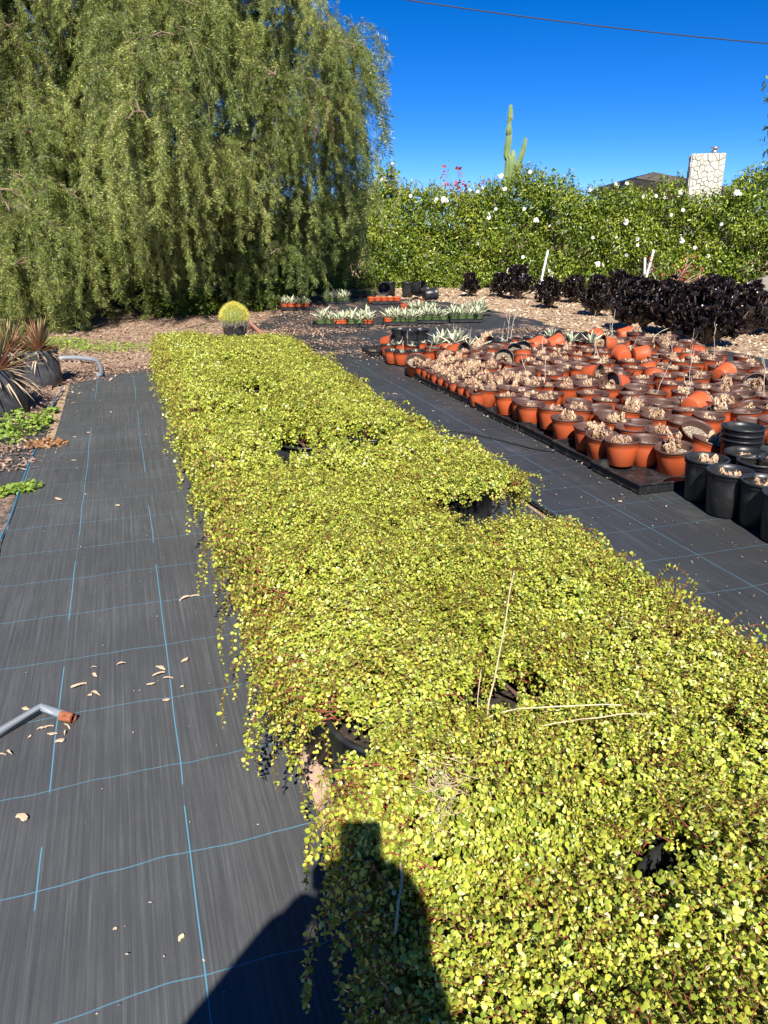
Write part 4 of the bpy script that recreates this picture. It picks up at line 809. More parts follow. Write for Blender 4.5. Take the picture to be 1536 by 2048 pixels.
def twiggy(name, base, hh, n, mat, lab, cat, leafmat=None, leaves=0, spread=.6, r=.008, lsz=.05, seed=0):
    rr = np.random.default_rng(seed); b = MB(); tips = []
    for i in range(n):
        a = rr.uniform(0, 6.28); d = np.array([math.cos(a)*spread, math.sin(a)*spread, 1.]); d /= np.linalg.norm(d); p = np.zeros(3); pts = [p]
        L_ = hh*rr.uniform(.6, 1.1)
        for j in range(6): d = d+rr.normal(0, .18, 3); d /= np.linalg.norm(d); p = p+d*L_/6; pts.append(p); tips.append(p)
        b.tube(pts, np.linspace(r, r*.25, 7), 4)
        for k in range(3):
            q = pts[rr.integers(2, 6)]; d2 = d+rr.normal(0, .6, 3); d2 /= np.linalg.norm(d2); b.tube([q, q+d2*L_*.15, q+d2*L_*.28+rr.normal(0, .02, 3)], [r*.5, r*.35, r*.15], 4); tips.append(q+d2*L_*.28)
    t = thing(name, lab, cat, base); obj('twigs', b.mesh('twigs', mat), t)
    if leafmat:
        tips = np.array(tips); k = rr.integers(0, len(tips), leaves); b = MB(); b.inst(leafVl, leafFl, frames(rv(leaves), rv(leaves), rr.uniform(.6, 1.3, leaves)*lsz), tips[k]+rr.normal(0, .04, (leaves, 3))); obj('leaves', b.mesh('leaves', leafmat), t, kind='stuff')
    return t
p = G(1300, 692); twiggy('bare_twig', (p.x, p.y, 0), .55, 2, 'stick', 'pale bare branch leaning against the largest black shrub', 'branch', spread=.8, r=.007, seed=4).rotation_euler = (0, .5, 0)
for i, (bx, by, tx, ty, Yd) in enumerate(((1078, 582, 1096, 500, 17.6), (1289, 562, 1290, 515, 17.2), (1291, 560, 1307, 503, 17.1))):
    p0 = at(bx, by, Yd); p1 = at(tx, ty, Yd); d = p1-p0; p0 = p0-d*(p0.z/d.z)+Vector((0, 0, 0)); pipe('white_stake', [p0, p1], .026, 'pipe_white', ['leaning white stake left, between two black shrubs', 'upright white stake of the close pair at the hedge', 'slanting white stake of the close pair at the hedge'][i], 'stake', 10, 'white stakes in front of the hedge')
twiggy('dead_shrub', at(1345, 560, 16.0)*1, .75, 7, 'stick', 'dead twiggy shrub with a few dark red leaves before the hedge', 'shrub', 'redleaf', 140, .7, .012, .05, 8).location.z = .15
# ================================================================ HEDGE
vl = np.array([[0, 0, 0], [.35, .2, .03], [.75, .16, 0], [1, 0, -.12], [.75, -.16, 0], [.35, -.2, .03], [.5, 0, -.05]])
vlF = [np.array([[6, 0, 1], [6, 1, 2], [6, 2, 3], [6, 3, 4], [6, 4, 5], [6, 5, 0]])]
def leaf_clump(r, n, size, mat, up=.35, squash=(1, 1, 1)):
    d = rv(n); q = RG.uniform(.35, 1, n)**.6; P = d*q[:, None]*r*np.array(squash); P *= (1+.22*np.sin(P[:, :1]*17+P[:, 1:2]*13))
    X = nrm(d*.5+rv(n)*.8+np.array([0, 0, -.45])); Nn = nrm(d*.7+np.array([0, 0, up])+rv(n)*.5); b = MB(); b.inst(vl, vlF, frames(X, Nn, size*RG.uniform(.6, 1.3, n)), P)
    for i in range(14):
        e = rv(1)[0]*r; b.tube([e*0, e*.5+RG.normal(0, .03, 3), e*1.05], [.006, .004, .002], 4, caps=False, mi=1)
    return b.mesh('foliage', [mat, 'pepper_twig'])
HC = [leaf_clump(.40, 900, .075, 'vine') for _ in range(6)]
path = [(-1.9, 20.6), (-.9, 20.3), (1, 20.75), (3, 20.6), (5.4, 19.2), (7.4, 18.3), (9.5, 17.4), (12, 16.8)]
topy = [(600, 400), (690, 388), (730, 372), (770, 362), (800, 372), (900, 378), (960, 382), (1000, 352), (1050, 342), (1090, 352), (1130, 372), (1200, 382), (1260, 378), (1340, 380), (1380, 392), (1440, 388), (1470, 365), (1500, 340), (1536, 332), (1700, 330)]
def ztop(x, y):
    px = proj((x, y, 2.3))[0]; yy = np.interp(px, [q[0] for q in topy], [q[1] for q in topy]); return at(px, yy, y).z
hedge = thing('flowering_hedge', 'tall dense green vine hedge dotted with white flowers across the back', 'hedge', (3, 20.5, 0))
hl = Vector((3, 20.5, 0)); pa = np.array(path); seglen = np.linalg.norm(np.diff(pa, axis=0), axis=1); cum = np.concatenate([[0], np.cumsum(seglen)]); s = 0.; faces = []; nh = 0
while s < cum[-1]:
    x = np.interp(s, cum, pa[:, 0]); y = np.interp(s, cum, pa[:, 1]); zt = ztop(x, y)-.30; k = max(3, int(zt/.42))
    for j in range(k+1):
        z = .12+(zt-.12)*j/k; f = -.25*(1-z/2.2)-.1*math.sin(s*2.1+z*3)+RG.normal(0, .15)
        if nh > 296: break
        if RG.uniform() < .05 and j < k: continue
        nh += 1; px_ = x+RG.normal(0, .08); py_ = y+f
        obj('foliage', HC[RG.integers(6)], hedge, Vector((px_, py_, z+RG.normal(0, .06)))-hl, (RG.uniform(-.4, .4), RG.uniform(-.4, .4), RG.uniform(0, 6.28)), RG.uniform(.75, 1.15)); faces.append((px_, py_-.40, z))
    s += .345
# inner mass behind the face, one thick lumpy body so that no light comes through
b = MB()
for i in range(len(path)-1):
    (xa, ya), (xb, yb) = path[i], path[i+1]; za, zb = ztop(xa, ya)-.35, ztop(xb, yb)-.35
n = 7000; ss = RG.uniform(0, cum[-1], n); xx = np.interp(ss, cum, pa[:, 0]); yy = np.interp(ss, cum, pa[:, 1])+RG.uniform(.1, .7, n); zt = np.array([ztop(a, c) for a, c in zip(xx, yy-.4)]); zz = RG.uniform(0, 1, n)*(zt-.1)
b.inst(vl, vlF, frames(rv(n), rv(n)+np.array([0, -.6, .3]), RG.uniform(.12, .22, n)), np.column_stack([xx, yy, zz])-np.array(hl)); obj('inner_foliage', b.mesh('inner_foliage', 'vine'), hedge, kind='stuff')
# tendrils above the top
b = MB()
for i in range(60):
    s = RG.uniform(0, cum[-1]); x = np.interp(s, cum, pa[:, 0]); y = np.interp(s, cum, pa[:, 1]); z = ztop(x, y)-.12; p = np.array([x, y, z]); d = np.array([RG.normal(0, .3), RG.normal(0, .2), 1.]); pts = [p]
    for j in range(5): d = nrm(d+RG.normal(0, .3, 3)); p = p+d*RG.uniform(.04, .09); pts.append(p)
    b.tube(pts-np.array(hl), np.linspace(.006, .002, 6), 4, mi=1); m = 9; b.inst(vl, vlF, frames(rv(m), rv(m), RG.uniform(.04, .08, m)), np.array(pts)[RG.integers(1, 6, m)]-np.array(hl))
obj('shoots', b.mesh('shoots', ['vine', 'pepper_twig']), hedge, kind='stuff')
# flowers
b = MB(); pv = np.array([[0, 0, 0], [.5, .38, .12], [.95, .42, .05], [1.05, 0, 0], [.95, -.42, .05], [.5, -.38, .12]]); pf = [np.array([[0, 1, 4, 5], [1, 2, 3, 4]])]
th = np.arange(5)*1.2566; b.inst(pv, pf, frames(np.stack([np.cos(th), np.sin(th), th*0+.15], -1), np.tile([0, 0, 1.], (5, 1)), np.full(5, .048)), np.zeros((5, 3))); b.lathe([(.012, .012), (.012, -.01), (.008, -.05)], 8, mi=1)
FL = b.mesh('flower', ['petal', 'throat'])
fl = [(785, 327, 1), (736, 384, 1.2), (742, 386, 1), (821, 392, 1), (887, 398, 1.6), (893, 402, 1.2), (1003, 352, 1.5), (1010, 378, 1.3), (1048, 418, 1), (1072, 440, 1.4), (1108, 416, 1), (1116, 445, 1), (1100, 452, 1), (957, 487, 1), (978, 435, 1.3), (1186, 475, 1), (1217, 441, 1), (1252, 444, 1.6), (1232, 475, 1.1), (1275, 478, 1), (1275, 490, 1), (1364, 482, 1.3), (1366, 420, 1), (1443, 448, 1), (1390, 495, 1), (1196, 528, 1.5), (1253, 510, 1), (1286, 393, 1), (1312, 392, 1), (1362, 384, 1.3), (1387, 378, 1.2), (1232, 368, 1), (1254, 367, 1.1), (1474, 385, 1.5), (1480, 388, 1), (1018, 540, 1.3), (1102, 548, 1.6), (1098, 541, 1.1), (1088, 538, 1.1), (1307, 502, 1), (1046, 514, 1), (990, 410, 1), (992, 418, 1), (873, 398, 1), (700, 407, 1), (956, 383, 1), (965, 376, 1), (870, 402, .8), (940, 380, .8), (1130, 462, .9), (1343, 430, .9), (1417, 512, .9), (1330, 395, .9), (1060, 344, 1.1), (753, 425, .9), (1180, 380, .9)]
for px, py, s_ in fl:
    best = None
    for q in np.linspace(15.5, 21, 45):
        p = at(px, py, q); yf = np.interp(p.x, pa[:, 0], pa[:, 1])-.62-.25*max(0, 1-p.z/2.2)
        if q >= yf: best = p; break
    p = best or at(px, py, 20); base_rot = (1.25+RG.normal(0, .3), RG.normal(0, .3), RG.normal(0, .4)); obj('flower', FL, hedge, p-hl, base_rot, s_*.85)
    if s_ > 1.15: obj('flower', FL, hedge, p-hl+Vector((RG.normal(0, .05), -.02, RG.normal(0, .05))), (1.2, RG.normal(0, .5), 1.), s_*.7)
# ================================================================ BEYOND THE HEDGE
def column_cactus():
    t = thing('column_cactus', 'tall pale green column cactus with arms rising behind the hedge', 'cactus', (2.93, 21.6, 0))
    def arm(name, pts, rad, parent=t):
        b = MB(); pts = smooth_pts([Vector(p) for p in pts], 5); n = len(pts); P = np.array([list(p) for p in pts]); T = nrm(np.gradient(P, axis=0)); seg = 35; V = []
        rr = .84*np.interp(np.linspace(0, 1, n), np.linspace(0, 1, len(rad)), rad)
        a0 = np.array([0, 1., 0]); 
        for i in range(n):
            A = nrm(np.cross(T[i], a0)); B = np.cross(T[i], A)
            for j in range(seg):
                a = j*6.283/seg; k = 1+.22*math.cos(7*a); V.append(P[i]+rr[i]*k*(math.cos(a)*A+math.sin(a)*B))
        b.add(V, [np.array([[i*seg+j, i*seg+(j+1) % seg, (i+1)*seg+(j+1) % seg, (i+1)*seg+j] for i in range(n-1) for j in range(seg)])])
        top = len(V); b.add(np.vstack([np.array(V[-seg:]), P[-1]+T[-1]*rr[-1]*.6]), [np.array([[j, (j+1) % seg, seg] for j in range(seg)])])
        m = obj(name, b.mesh(name, 'cactus'), parent); b = MB()
        for i in range(0, n, 1):
            A = nrm(np.cross(T[i], a0)); B = np.cross(T[i], A)
            for k in range(7):
                a = k*2*math.pi/7; c = P[i]+rr[i]*1.2*(math.cos(a)*A+math.sin(a)*B); b.inst(spV, spF, frames(rv(3)+nrm(c-P[i]), rv(3), np.full(3, .035)), np.tile(c, (3, 1)))
        obj('spines', b.mesh('spines', 'areole', False), m, kind='stuff')
    o = Vector((2.93, 21.6, 0))
    def q(px, py): return at(px, py, 21.6)-o
    arm('stem', [(0, 0, 0), q(1015, 345), q(1014, 310), q(1018, 275), (q(1017.5, 269)), q(1018, 255), q(1019, 240), q(1020, 236), q(1021, 222), q(1022, 210)], [.08, .085, .09, .085, .055, .085, .05, .06, .07, .055, .03])
    arm('arm', [q(1018, 375), q(1022, 350), q(1025, 330), q(1026, 312), q(1026, 301)], [.06, .08, .08, .07, .03])
    arm('arm', [q(1020, 370), q(1030, 345), q(1041, 318), q(1047, 298), q(1052, 276)], [.06, .065, .07, .065, .03])
    arm('arm', [q(1028, 360), q(1036, 345), q(1045, 329)], [.05, .05, .03])
    arm('arm', [q(1014, 360), q(1014, 340), q(1015, 322)], [.05, .05, .03])
column_cactus()
twiggy('red_leaved_sapling', (2.05, 21.3, 1.6), 1.3, 9, 'redleaf', 'sparse sapling with red autumn leaves poking above the hedge', 'sapling', 'redleaf', 200, .42, .010, .08, 12)
twiggy('vine_shoot', at(775, 392, 20.4), .75, 9, 'pepper_twig', 'leafy green shoot standing above the left end of the hedge', 'shoot', 'vine', 240, .4, .010, .075, 3)
# house: low hip roof with near corner, chimney faced with irregular stones
hs_ = thing('house', 'low roofed house behind the hedge with a white stone chimney', 'house', (9, 26, 0))
ho = Vector((9, 26, 0)); E1 = at(1270, 357, 20.6); Lc = at(1186, 382, 27); Rc = at(1500, 392, 30.5); z0 = E1.z; Lc.z = z0; Rc.z = z0
b = MB(); far = Lc+(Rc-E1); rg1 = E1+(Lc-E1)*.45+(Rc-E1)*.28; rg1.z = z0+.46; rg2 = E1+(Lc-E1)*.5+(Rc-E1)*.75; rg2.z = z0+.46
vs = [E1, Rc, far, Lc, rg1, rg2]; th_ = .14
b.add([list(v-ho) for v in vs]+[list(v-ho-Vector((0, 0, .02))) for v in vs[:4]], [np.array([[0, 1, 5, 4], [2, 3, 4, 5], [6, 9, 8, 7]]), np.array([[1, 2, 5], [3, 0, 4]])]); obj('roof', b.mesh('roof', 'roof', False), hs_)
def plank(a, c, w_, t_, mat, name):
    b = MB(); d = c-a; L_ = d.length; d.normalize(); s_ = Vector((d.y, -d.x, 0)).normalized(); V = []
    for x in (a, c):
        for (i, j) in ((0, 0), (t_, 0), (t_, -w_), (0, -w_)): V.append(list(x+s_*i+Vector((0, 0, j))-ho))
    b.add(V, [np.array([[0, 1, 2, 3], [7, 6, 5, 4], [0, 4, 5, 1], [1, 5, 6, 2], [2, 6, 7, 3], [3, 7, 4, 0]])]); return obj(name, b.mesh(name, mat, False), hs_)
plank(E1+Vector((0, 0, -.022)), Rc+Vector((0, 0, -.022)), .17, .05, 'fascia', 'fascia'); plank(Lc+Vector((0, 0, -.022)), E1+Vector((0, 0, -.022)), .17, .05, 'fascia', 'fascia')
cen = (E1+far)/2; b = MB(); w4 = [cen+(v-cen)*.9 for v in (E1, Rc, far, Lc)]; b.add([[v.x-ho.x, v.y-ho.y, zz] for zz in (0, z0-.05) for v in w4], [np.array([[0, 1, 5, 4], [1, 2, 6, 5], [2, 3, 7, 6], [3, 0, 4, 7]])]); obj('wall', b.mesh('wall', 'stucco', False), hs_)
# shingle courses on the two visible slopes
for (a, c, r1, r2) in ((E1, Rc, rg1, rg2), (Lc, E1, rg1, rg1)):
    nrow = 9
    for k in range(nrow):
        q0 = k/nrow; q1 = (k+1)/nrow; A0 = a.lerp(r1, q0); C0 = c.lerp(r2, q0); A1 = a.lerp(r1, q1); C1 = c.lerp(r2, q1); up_ = Vector((0, 0, .035)); b = MB()
        nn = 14 if k < 8 else 6; V = []; F = []
        for i in range(nn):
            f0 = i/nn+.002; f1 = (i+1)/nn-.004; u_ = Vector((0, 0, .03+.015*((i*7+k*3) % 5)/5)); B = len(V)
            V += [list(A0.lerp(C0, f0)+u_-ho), list(A0.lerp(C0, f1)+u_-ho), list(A1.lerp(C1, f1)+u_*.3-ho), list(A1.lerp(C1, f0)+u_*.3-ho), list(A0.lerp(C0, f0)+Vector((0, 0, .003))-ho), list(A0.lerp(C0, f1)+Vector((0, 0, .003))-ho)]
            F += [[B, B+1, B+2, B+3], [B+4, B+5, B+1, B]]
        b.add(V, [np.array(F)]); obj('shingle_course', b.mesh('shingle_course', 'roof', False), hs_)
chm = at(1412, 380, 23.0); cw = at(1453, 340, 23).x-at(1390, 340, 23).x; ct = at(1410, 304, 23).z
ch = obj('chimney', None, hs_, Vector((chm.x+.12, 23.0+.4, 0))-ho, (0, 0, math.radians(-16)))
b = MB(); D_ = .75; b.box((0, D_/2, (1.2+ct)/2), (cw, D_, ct-1.2)); core = obj('core', b.mesh('core', 'mortar', False), ch)
def vor(w_, h_, n, seed):
    rr = np.random.default_rng(seed); pts = []
    while len(pts) < n:
        p = rr.uniform(0, 1, 2)*[w_, h_]
        if all(np.hypot(*(p-q)) > .38*math.sqrt(w_*h_/n) for q in pts) or rr.uniform() < .01: pts.append(p)
    cells = []
    for i, p in enumerate(pts):
        poly = [np.array(v, float) for v in ((0, 0), (w_, 0), (w_, h_), (0, h_))]
        for j, q in enumerate(pts):
            if i == j: continue
            m = (p+q)/2; nn = q-p; out = []
            for k in range(len(poly)):
                a_, c_ = poly[k], poly[(k+1) % len(poly)]; da = np.dot(a_-m, nn); dc = np.dot(c_-m, nn)
                if da <= 0: out.append(a_)
                if da*dc < 0: out.append(a_+(c_-a_)*da/(da-dc))
            poly = out
            if not poly: break
        if len(poly) > 2:
            c = np.mean(poly, 0); cells.append([c+(v-c)*(1-.007/max(.04, np.linalg.norm(v-c))) for v in poly])
    return cells
def stones(w_, h_, n, seed, org, ax, nrm_):
    for cell in vor(w_, h_, n, seed):
        k = len(cell); b = MB(); d = RG.uniform(.02, .05); c = np.mean(cell, 0); V = []
        for (q, dep) in ((1, 0), (1, d*.75), (.86, d)):
            for v in cell: v2 = c+(v-c)*q; V.append(np.array(org)+np.array(ax)*v2[0]+np.array([0, 0, v2[1]])+np.array(nrm_)*dep)
        V.append(np.array(org)+np.array(ax)*c[0]+np.array([0, 0, c[1]])+np.array(nrm_)*d*1.05)
        F4 = [[i+o_*k, (i+1) % k+o_*k, (i+1) % k+(o_+1)*k, i+(o_+1)*k] for o_ in (0, 1) for i in range(k)]; F3 = [[i+2*k, (i+1) % k+2*k, 3*k] for i in range(k)]
        b.add(V, [np.array(F4), np.array(F3)]); obj('stone', b.mesh('stone', 'stone', False), ch)
hh_ = ct-1.7; stones(cw, hh_, 66, 3, (-cw/2, -.001, 1.7), (1, 0, 0), (0, -1, 0)); stones(D_, hh_, 40, 5, (-cw/2-.001, D_, 1.7), (0, -1, 0), (-1, 0, 0))
b = MB(); b.lathe([(0, ct), (.09, ct), (.09, ct+.09), (.055, ct+.10), (.055, ct+.13), (.13, ct+.15), (.13, ct+.17), (0, ct+.2)], 16); obj('flue_cap', b.mesh('flue_cap', 'metal'), ch, (.15, .3, 0))
# power line
a = at(845-120, -14, 25); c = at(1660, 97, 25); strand('power_line', curve(a, c, 24, 0., -.12), .016, 'cable', 'thin black power line crossing the blue sky at the top', 'power line', 6)
# ================================================================ PEPPER TREE
lf = []; lfF = []
for i in range(7):
    x = .08+.92*i/7
    for s_ in (1, -1):
        l = .34*(1-.5*abs(i/7-.45)); B = len(lf); zt = ((i*5+(s_ > 0)*3) % 7/7-.5)*.16
        lf += [(x, 0, 0), (x+.085, s_*l*.48, -.03+zt), (x+.17, s_*l, -.12+zt*2), (x+.035, s_*l*.52, -.05+zt)]; lfF.append([B, B+1, B+2, B+3])
lf = np.array(lf); lfF = [np.array(lfF)]
def bough(nst, L_, spread, seed, mat='pepper', dens=1.):
    b = MB(); n = nst; a = RG.uniform(0, 6.28, n); q = spread*np.sqrt(RG.uniform(0, 1, n)); L_ *= 1.12; k = int(L_/.045)
    p0 = np.column_stack([q*np.cos(a), q*np.sin(a), RG.uniform(-.1, .18, n)]); d0 = np.column_stack([np.cos(a)*.55, np.sin(a)*.55, RG.uniform(.0, .8, n)])
    P, D = grow(p0, d0, k, RG.uniform(.6, 1.1, n)*.045, RG.uniform(.12, .38, n), .10)
    twig_stems(b, P, np.full(n, .0045), 1, 2); pr = RG.uniform(.35, 1.2, n)
    for i in range(1, k):
        for r_ in range(3):
            m = RG.uniform(0, 1, n) < .74*dens*pr
            if not m.any(): continue
            X = nrm(D[:, i]*.55+rv(n)*.7+np.array([0, 0, -.4]))[m]; b.inst(lf, lfF, frames(X, rv(n)[m], RG.uniform(.085, .15, m.sum())), P[m, i], 0)
    # limb the strands hang from
    for i in range(4): b.tube([(0, 0, .02), p0[i]*.5+[0, 0, .05], p0[i]], [.014, .010, .006], 5, 1)
    return b.mesh('bough', [mat, 'pepper_twig'], False)
BO = [bough(17, 1.2, .36, 1), bough(18, .95, .42, 2), bough(14, 1.6, .28, 3), bough(18, 1.1, .44, 4), bough(15, .75, .36, 5), bough(16, 1.4, .32, 6)]; BOD = bough(9, 1.1, .22, 9, mat='pepper_dry', dens=.7)
BOT = [bough(9, 1.2, .28, 7, dens=.8), bough(8, 1.0, .26, 8, dens=.8)]
tb = Vector((-5.2, 15.6, 0)); tree = thing('pepper_tree', 'huge weeping pepper tree with feathery drooping foliage filling the upper left', 'tree', tb)
b = MB(); b.tube(smooth_pts([(0, 0, -.1), (.1, 0, 1.2), (-.1, .1, 2.4), (.2, 0, 3.4)]), np.linspace(.48, .30, 16), 14)
obj('trunk', b.mesh('trunk', 'bark'), tree)
for i, (ex, ey, ez, r) in enumerate(((3.0, -1.0, 6.0, .15), (-2.6, -1.2, 6.2, .16), (.6, -1.6, 7.0, .15), (1.8, 1.6, 6.2, .13), (-1.8, 1.8, 6.4, .13), (4.2, .2, 4.8, .10), (2.2, -2.2, 4.6, .09), (-3.6, -2.0, 4.8, .10))):
    b = MB(); st = Vector((.15, 0, 3.1)); e = Vector((ex, ey, ez)); mid = st.lerp(e, .45)+Vector((0, 0, .9)); pts = smooth_pts([st, st.lerp(mid, .5)+Vector((.1, 0, .1)), mid, mid.lerp(e, .5)+Vector((0, .1, .15)), e]); b.tube(pts, np.linspace(r, r*.3, len(pts)), 8)
    for j in range(5):
        q = pts[6+2*j]; d = Vector((RG.normal(0, .8), RG.normal(0, .8), RG.uniform(-.1, .5))); b.tube([q, q+d*.5, q+d*1.0+Vector((0, 0, -.2)), q+d*1.3+Vector((0, 0, -.6))], [r*.3, r*.2, r*.12, .006], 5)
    obj('limb', b.mesh('limb', 'bark'), tree)
# crown: boughs hang from a dome, front shell first, then inner and back ones
def xr(z): return np.interp(z, [0, 1.2, 2.2, 2.9, 3.6, 4.3, 4.9, 5.4, 6.5], [-1.3, -1.0, -.8, -.42, -.30, -.55, -1.1, -1.6, -2.5])
cands = []
def yfront(x, z):
    yb = np.interp(x, [-11, -6, -4.4, -3.4, -2.6, -2.0, -1.5, -.9, 0], [11.4, 11.9, 12.3, 12.9, 13.9, 15.3, 17.2, 19.2, 20])
    yt = 12.6+.12*max(0, x+4.5)**2; w_ = np.clip((z-1.3)/1.6, 0, 1); return yb*(1-w_)+yt*w_+max(0, z-4.2)*.45
nb = 0
def lowest(z): return z-1.35
for layer, (cnt_, back, jit) in enumerate(((176, 0., .6), (56, 1.8, .4), (26, 3.2, .8))):
    k = 0; tries = 0; P = []
    while k < cnt_ and tries < 9000:
        tries += 1
        x = RG.uniform(-8.2, .2-layer*.5) if layer < 2 else RG.uniform(-9, -1.8); z = RG.uniform(.9, 6.4) if RG.uniform() < .8 else RG.uniform(.9, 1.7)
        if x > xr(z)-(.45*layer): continue
        y = yfront(x, z)+back+RG.normal(0, jit)+.8*math.sin(x*1.9+1.3)*math.cos(z*1.3+x*.4)
        if x*1. < -.52*y-1.5: continue
        px_, py_ = proj((x, y, z-.6))
        if py_ < -260: continue
        if layer == 0 and math.sin(x*2.5+2*math.sin(z*1.3))*math.sin(z*2.1+x*.9) > -.02: continue
        dmin = .17 if layer == 0 else .45
        if any((x-a_)**2+(z-c_)**2 < dmin**2 for a_, c_ in P) and tries < 6000: continue
        P.append((x, z)); k += 1
        thin = z > 2.2 and x > xr(z)-.9
        me = BOT[RG.integers(2)] if (x > xr(z)-.18 and z > 2.4) else BO[RG.integers(6)]
        if RG.uniform() < .012: me = BOD
        sc_ = RG.uniform(.75, 1.2)*(1, 1.5, 2.)[layer]*(.6 if me is BOD else 1); zmin = (z+.05)/1.30
        o = obj('bough', me, tree, Vector((x, y, z))-tb, (RG.normal(0, .07), RG.normal(0, .07), RG.uniform(0, 6.28)), (sc_, sc_, min(sc_, zmin)))
        nb += 1
for i in range(24):
    z = 2.5+2.9*i/23; x = xr(z)-RG.uniform(.05, .75); y = yfront(x, z)+RG.normal(0, .5); sc_ = RG.uniform(.6, .9)
    obj('bough', BO[(1, 3, 4)[i % 3]] if i % 3 else BOT[i % 2], tree, Vector((x, y, z+.15))-tb, (RG.normal(0, .1), RG.normal(0, .1), RG.uniform(0, 6.28)), sc_); nb += 1
print('boughs', nb, 'field', cnt, 'hedge', nh)
# leaf mass added behind the curtain to keep its gaps dark
p = (-4.5, 17.8, 0)
us = thing('background_shrubs', 'dark dense shrubs filling the shade behind the pepper tree', 'shrubs', p)
for i in range(150):
    obj('foliage', HC[RG.integers(6)], us, (RG.uniform(-9, 1.4 if i % 2 else 3.0), RG.uniform(0, 2.5), RG.uniform(.2, 3.8 if i % 2 else 1.2)), (0, 0, RG.uniform(0, 6.28)), RG.uniform(1.4, 2.1))
# low greenery at the foot of the curtain
for i, (px, py) in enumerate(((110, 650), (330, 636), (395, 632), (500, 622), (540, 612), (580, 600), (620, 588), (665, 580))):
    g = G(px, py); o = obj('ground_shrub', HC[i % 6], loc=(g.x, g.y+.35, .18), rot=(0, 0, i), sc=(1.3, .9, .65)); tag(o, COLN[i]+' clump from the left of low growth at the foot of the pepper tree', 'shrub', 'low growth under the pepper tree')
# leafy tree just outside the right frame edge
rt = thing('leafy_tree', 'dark leafy tree whose twigs just enter at the right frame edge', 'tree', (6.6, 10.6, 0)); b = MB(); b.tube(smooth_pts([(0, 0, 0), (.1, 0, 1.5), (0, .1, 2.6)]), np.linspace(.12, .06, 11), 8); obj('trunk', b.mesh('trunk', 'bark'), rt)
tt = at(1548, 175, 10.6)
for dx, dz, s_ in ((.42, 0, 1.1), (.7, .5, 1.1), (.12, 0, .38), (.10, .25, .3), (.55, -.5, 1.2)): obj('foliage', HC[RG.integers(6)], rt, (tt.x+dx-6.6, 0, tt.z+dz), (0, 0, dz), s_)
# ================================================================ THE PHOTOGRAPHER (only the shadow is seen)
def skin_body(name, verts, edges, rad, mat, parent, sub=2, root=0):
    me = bpy.data.meshes.new(name); me.from_pydata(verts, edges, []); o = obj(name, me, parent); me.materials.append(M[mat]); m = o.modifiers.new('skin', 'SKIN'); m.use_smooth_shade = True
    if not me.skin_vertices: pass
    for i, r in enumerate(rad): me.skin_vertices[0].data[i].radius = (r if isinstance(r, tuple) else (r, r)); me.skin_vertices[0].data[i].use_root = (i == root)
    s_ = o.modifiers.new('sub', 'SUBSURF'); s_.levels = sub; s_.render_levels = sub; return o
pt = thing('person', 'person in dark sweater and jeans holding up a phone, seen only as shadow', 'person', (-.085, -.35, .035))
J = dict(pel=(0, 0, .92), wst=(0, 0, 1.06), chs=(0, 0, 1.24), nkb=(0, .01, 1.36), nk=(.03, .02, 1.42), hd=(.06, .06, 1.515), hdt=(.065, .05, 1.60),
         ls=(-.15, 0, 1.32), le=(-.235, .08, 1.13), lw=(-.045, .275, 1.32), rs=(.15, 0, 1.33), re=(.19, .10, 1.11), rw=(.135, .272, 1.32),
         lh=(-.10, 0, .88), lk=(-.11, .03, .48), la=(-.11, -.01, .08), lt=(-.12, .13, .03), rh=(.10, 0, .88), rk=(.11, .03, .48), ra=(.11, -.01, .08), rt=(.12, .13, .03))
names = list(J); ix = {n_: i for i, n_ in enumerate(names)}
ed = [('pel', 'wst'), ('wst', 'chs'), ('chs', 'nkb'), ('nkb', 'nk'), ('nk', 'hd'), ('hd', 'hdt'), ('nkb', 'ls'), ('ls', 'le'), ('le', 'lw'), ('nkb', 'rs'), ('rs', 're'), ('re', 'rw'), ('pel', 'lh'), ('lh', 'lk'), ('lk', 'la'), ('la', 'lt'), ('pel', 'rh'), ('rh', 'rk'), ('rk', 'ra'), ('ra', 'rt')]
rd = dict(pel=(.15, .11), wst=(.13, .10), chs=(.15, .11), nkb=(.08, .07), nk=.055, hd=(.077, .09), hdt=(.06, .07), ls=.06, le=.06, lw=.034, rs=.06, re=.042, rw=.026, lh=.085, lk=.055, la=.038, lt=.034, rh=.085, rk=.055, ra=.038, rt=.034)
body = skin_body('body', [J[n_] for n_ in names], [(ix[a_], ix[c_]) for a_, c_ in ed], [rd[n_] for n_ in names], 'skin', pt)
sw = ['pel', 'wst', 'chs', 'nkb', 'ls', 'le', 'lw', 'rs', 're', 'rw']; six = {n_: i for i, n_ in enumerate(sw)}
def inf(r, k): return tuple(x+k for x in r) if isinstance(r, tuple) else r+k
skin_body('sweater', [tuple(Vector(J[n_])*1) if n_ not in ('lw', 'rw') else tuple(Vector(J[n_]).lerp(Vector(J['le' if n_ == 'lw' else 're']), .15)) for n_ in sw], [(six[a_], six[c_]) for a_, c_ in ed if a_ in six and c_ in six], [inf(rd[n_], .018) for n_ in sw], 'sweater', pt)
jn = ['pel', 'lh', 'lk', 'la', 'rh', 'rk', 'ra']; jix = {n_: i for i, n_ in enumerate(jn)}
skin_body('jeans', [J[n_] for n_ in jn], [(jix[a_], jix[c_]) for a_, c_ in ed if a_ in jix and c_ in jix], [inf(rd[n_], .014) for n_ in jn], 'jeans', pt)
b = MB(); V = []; seg = 20
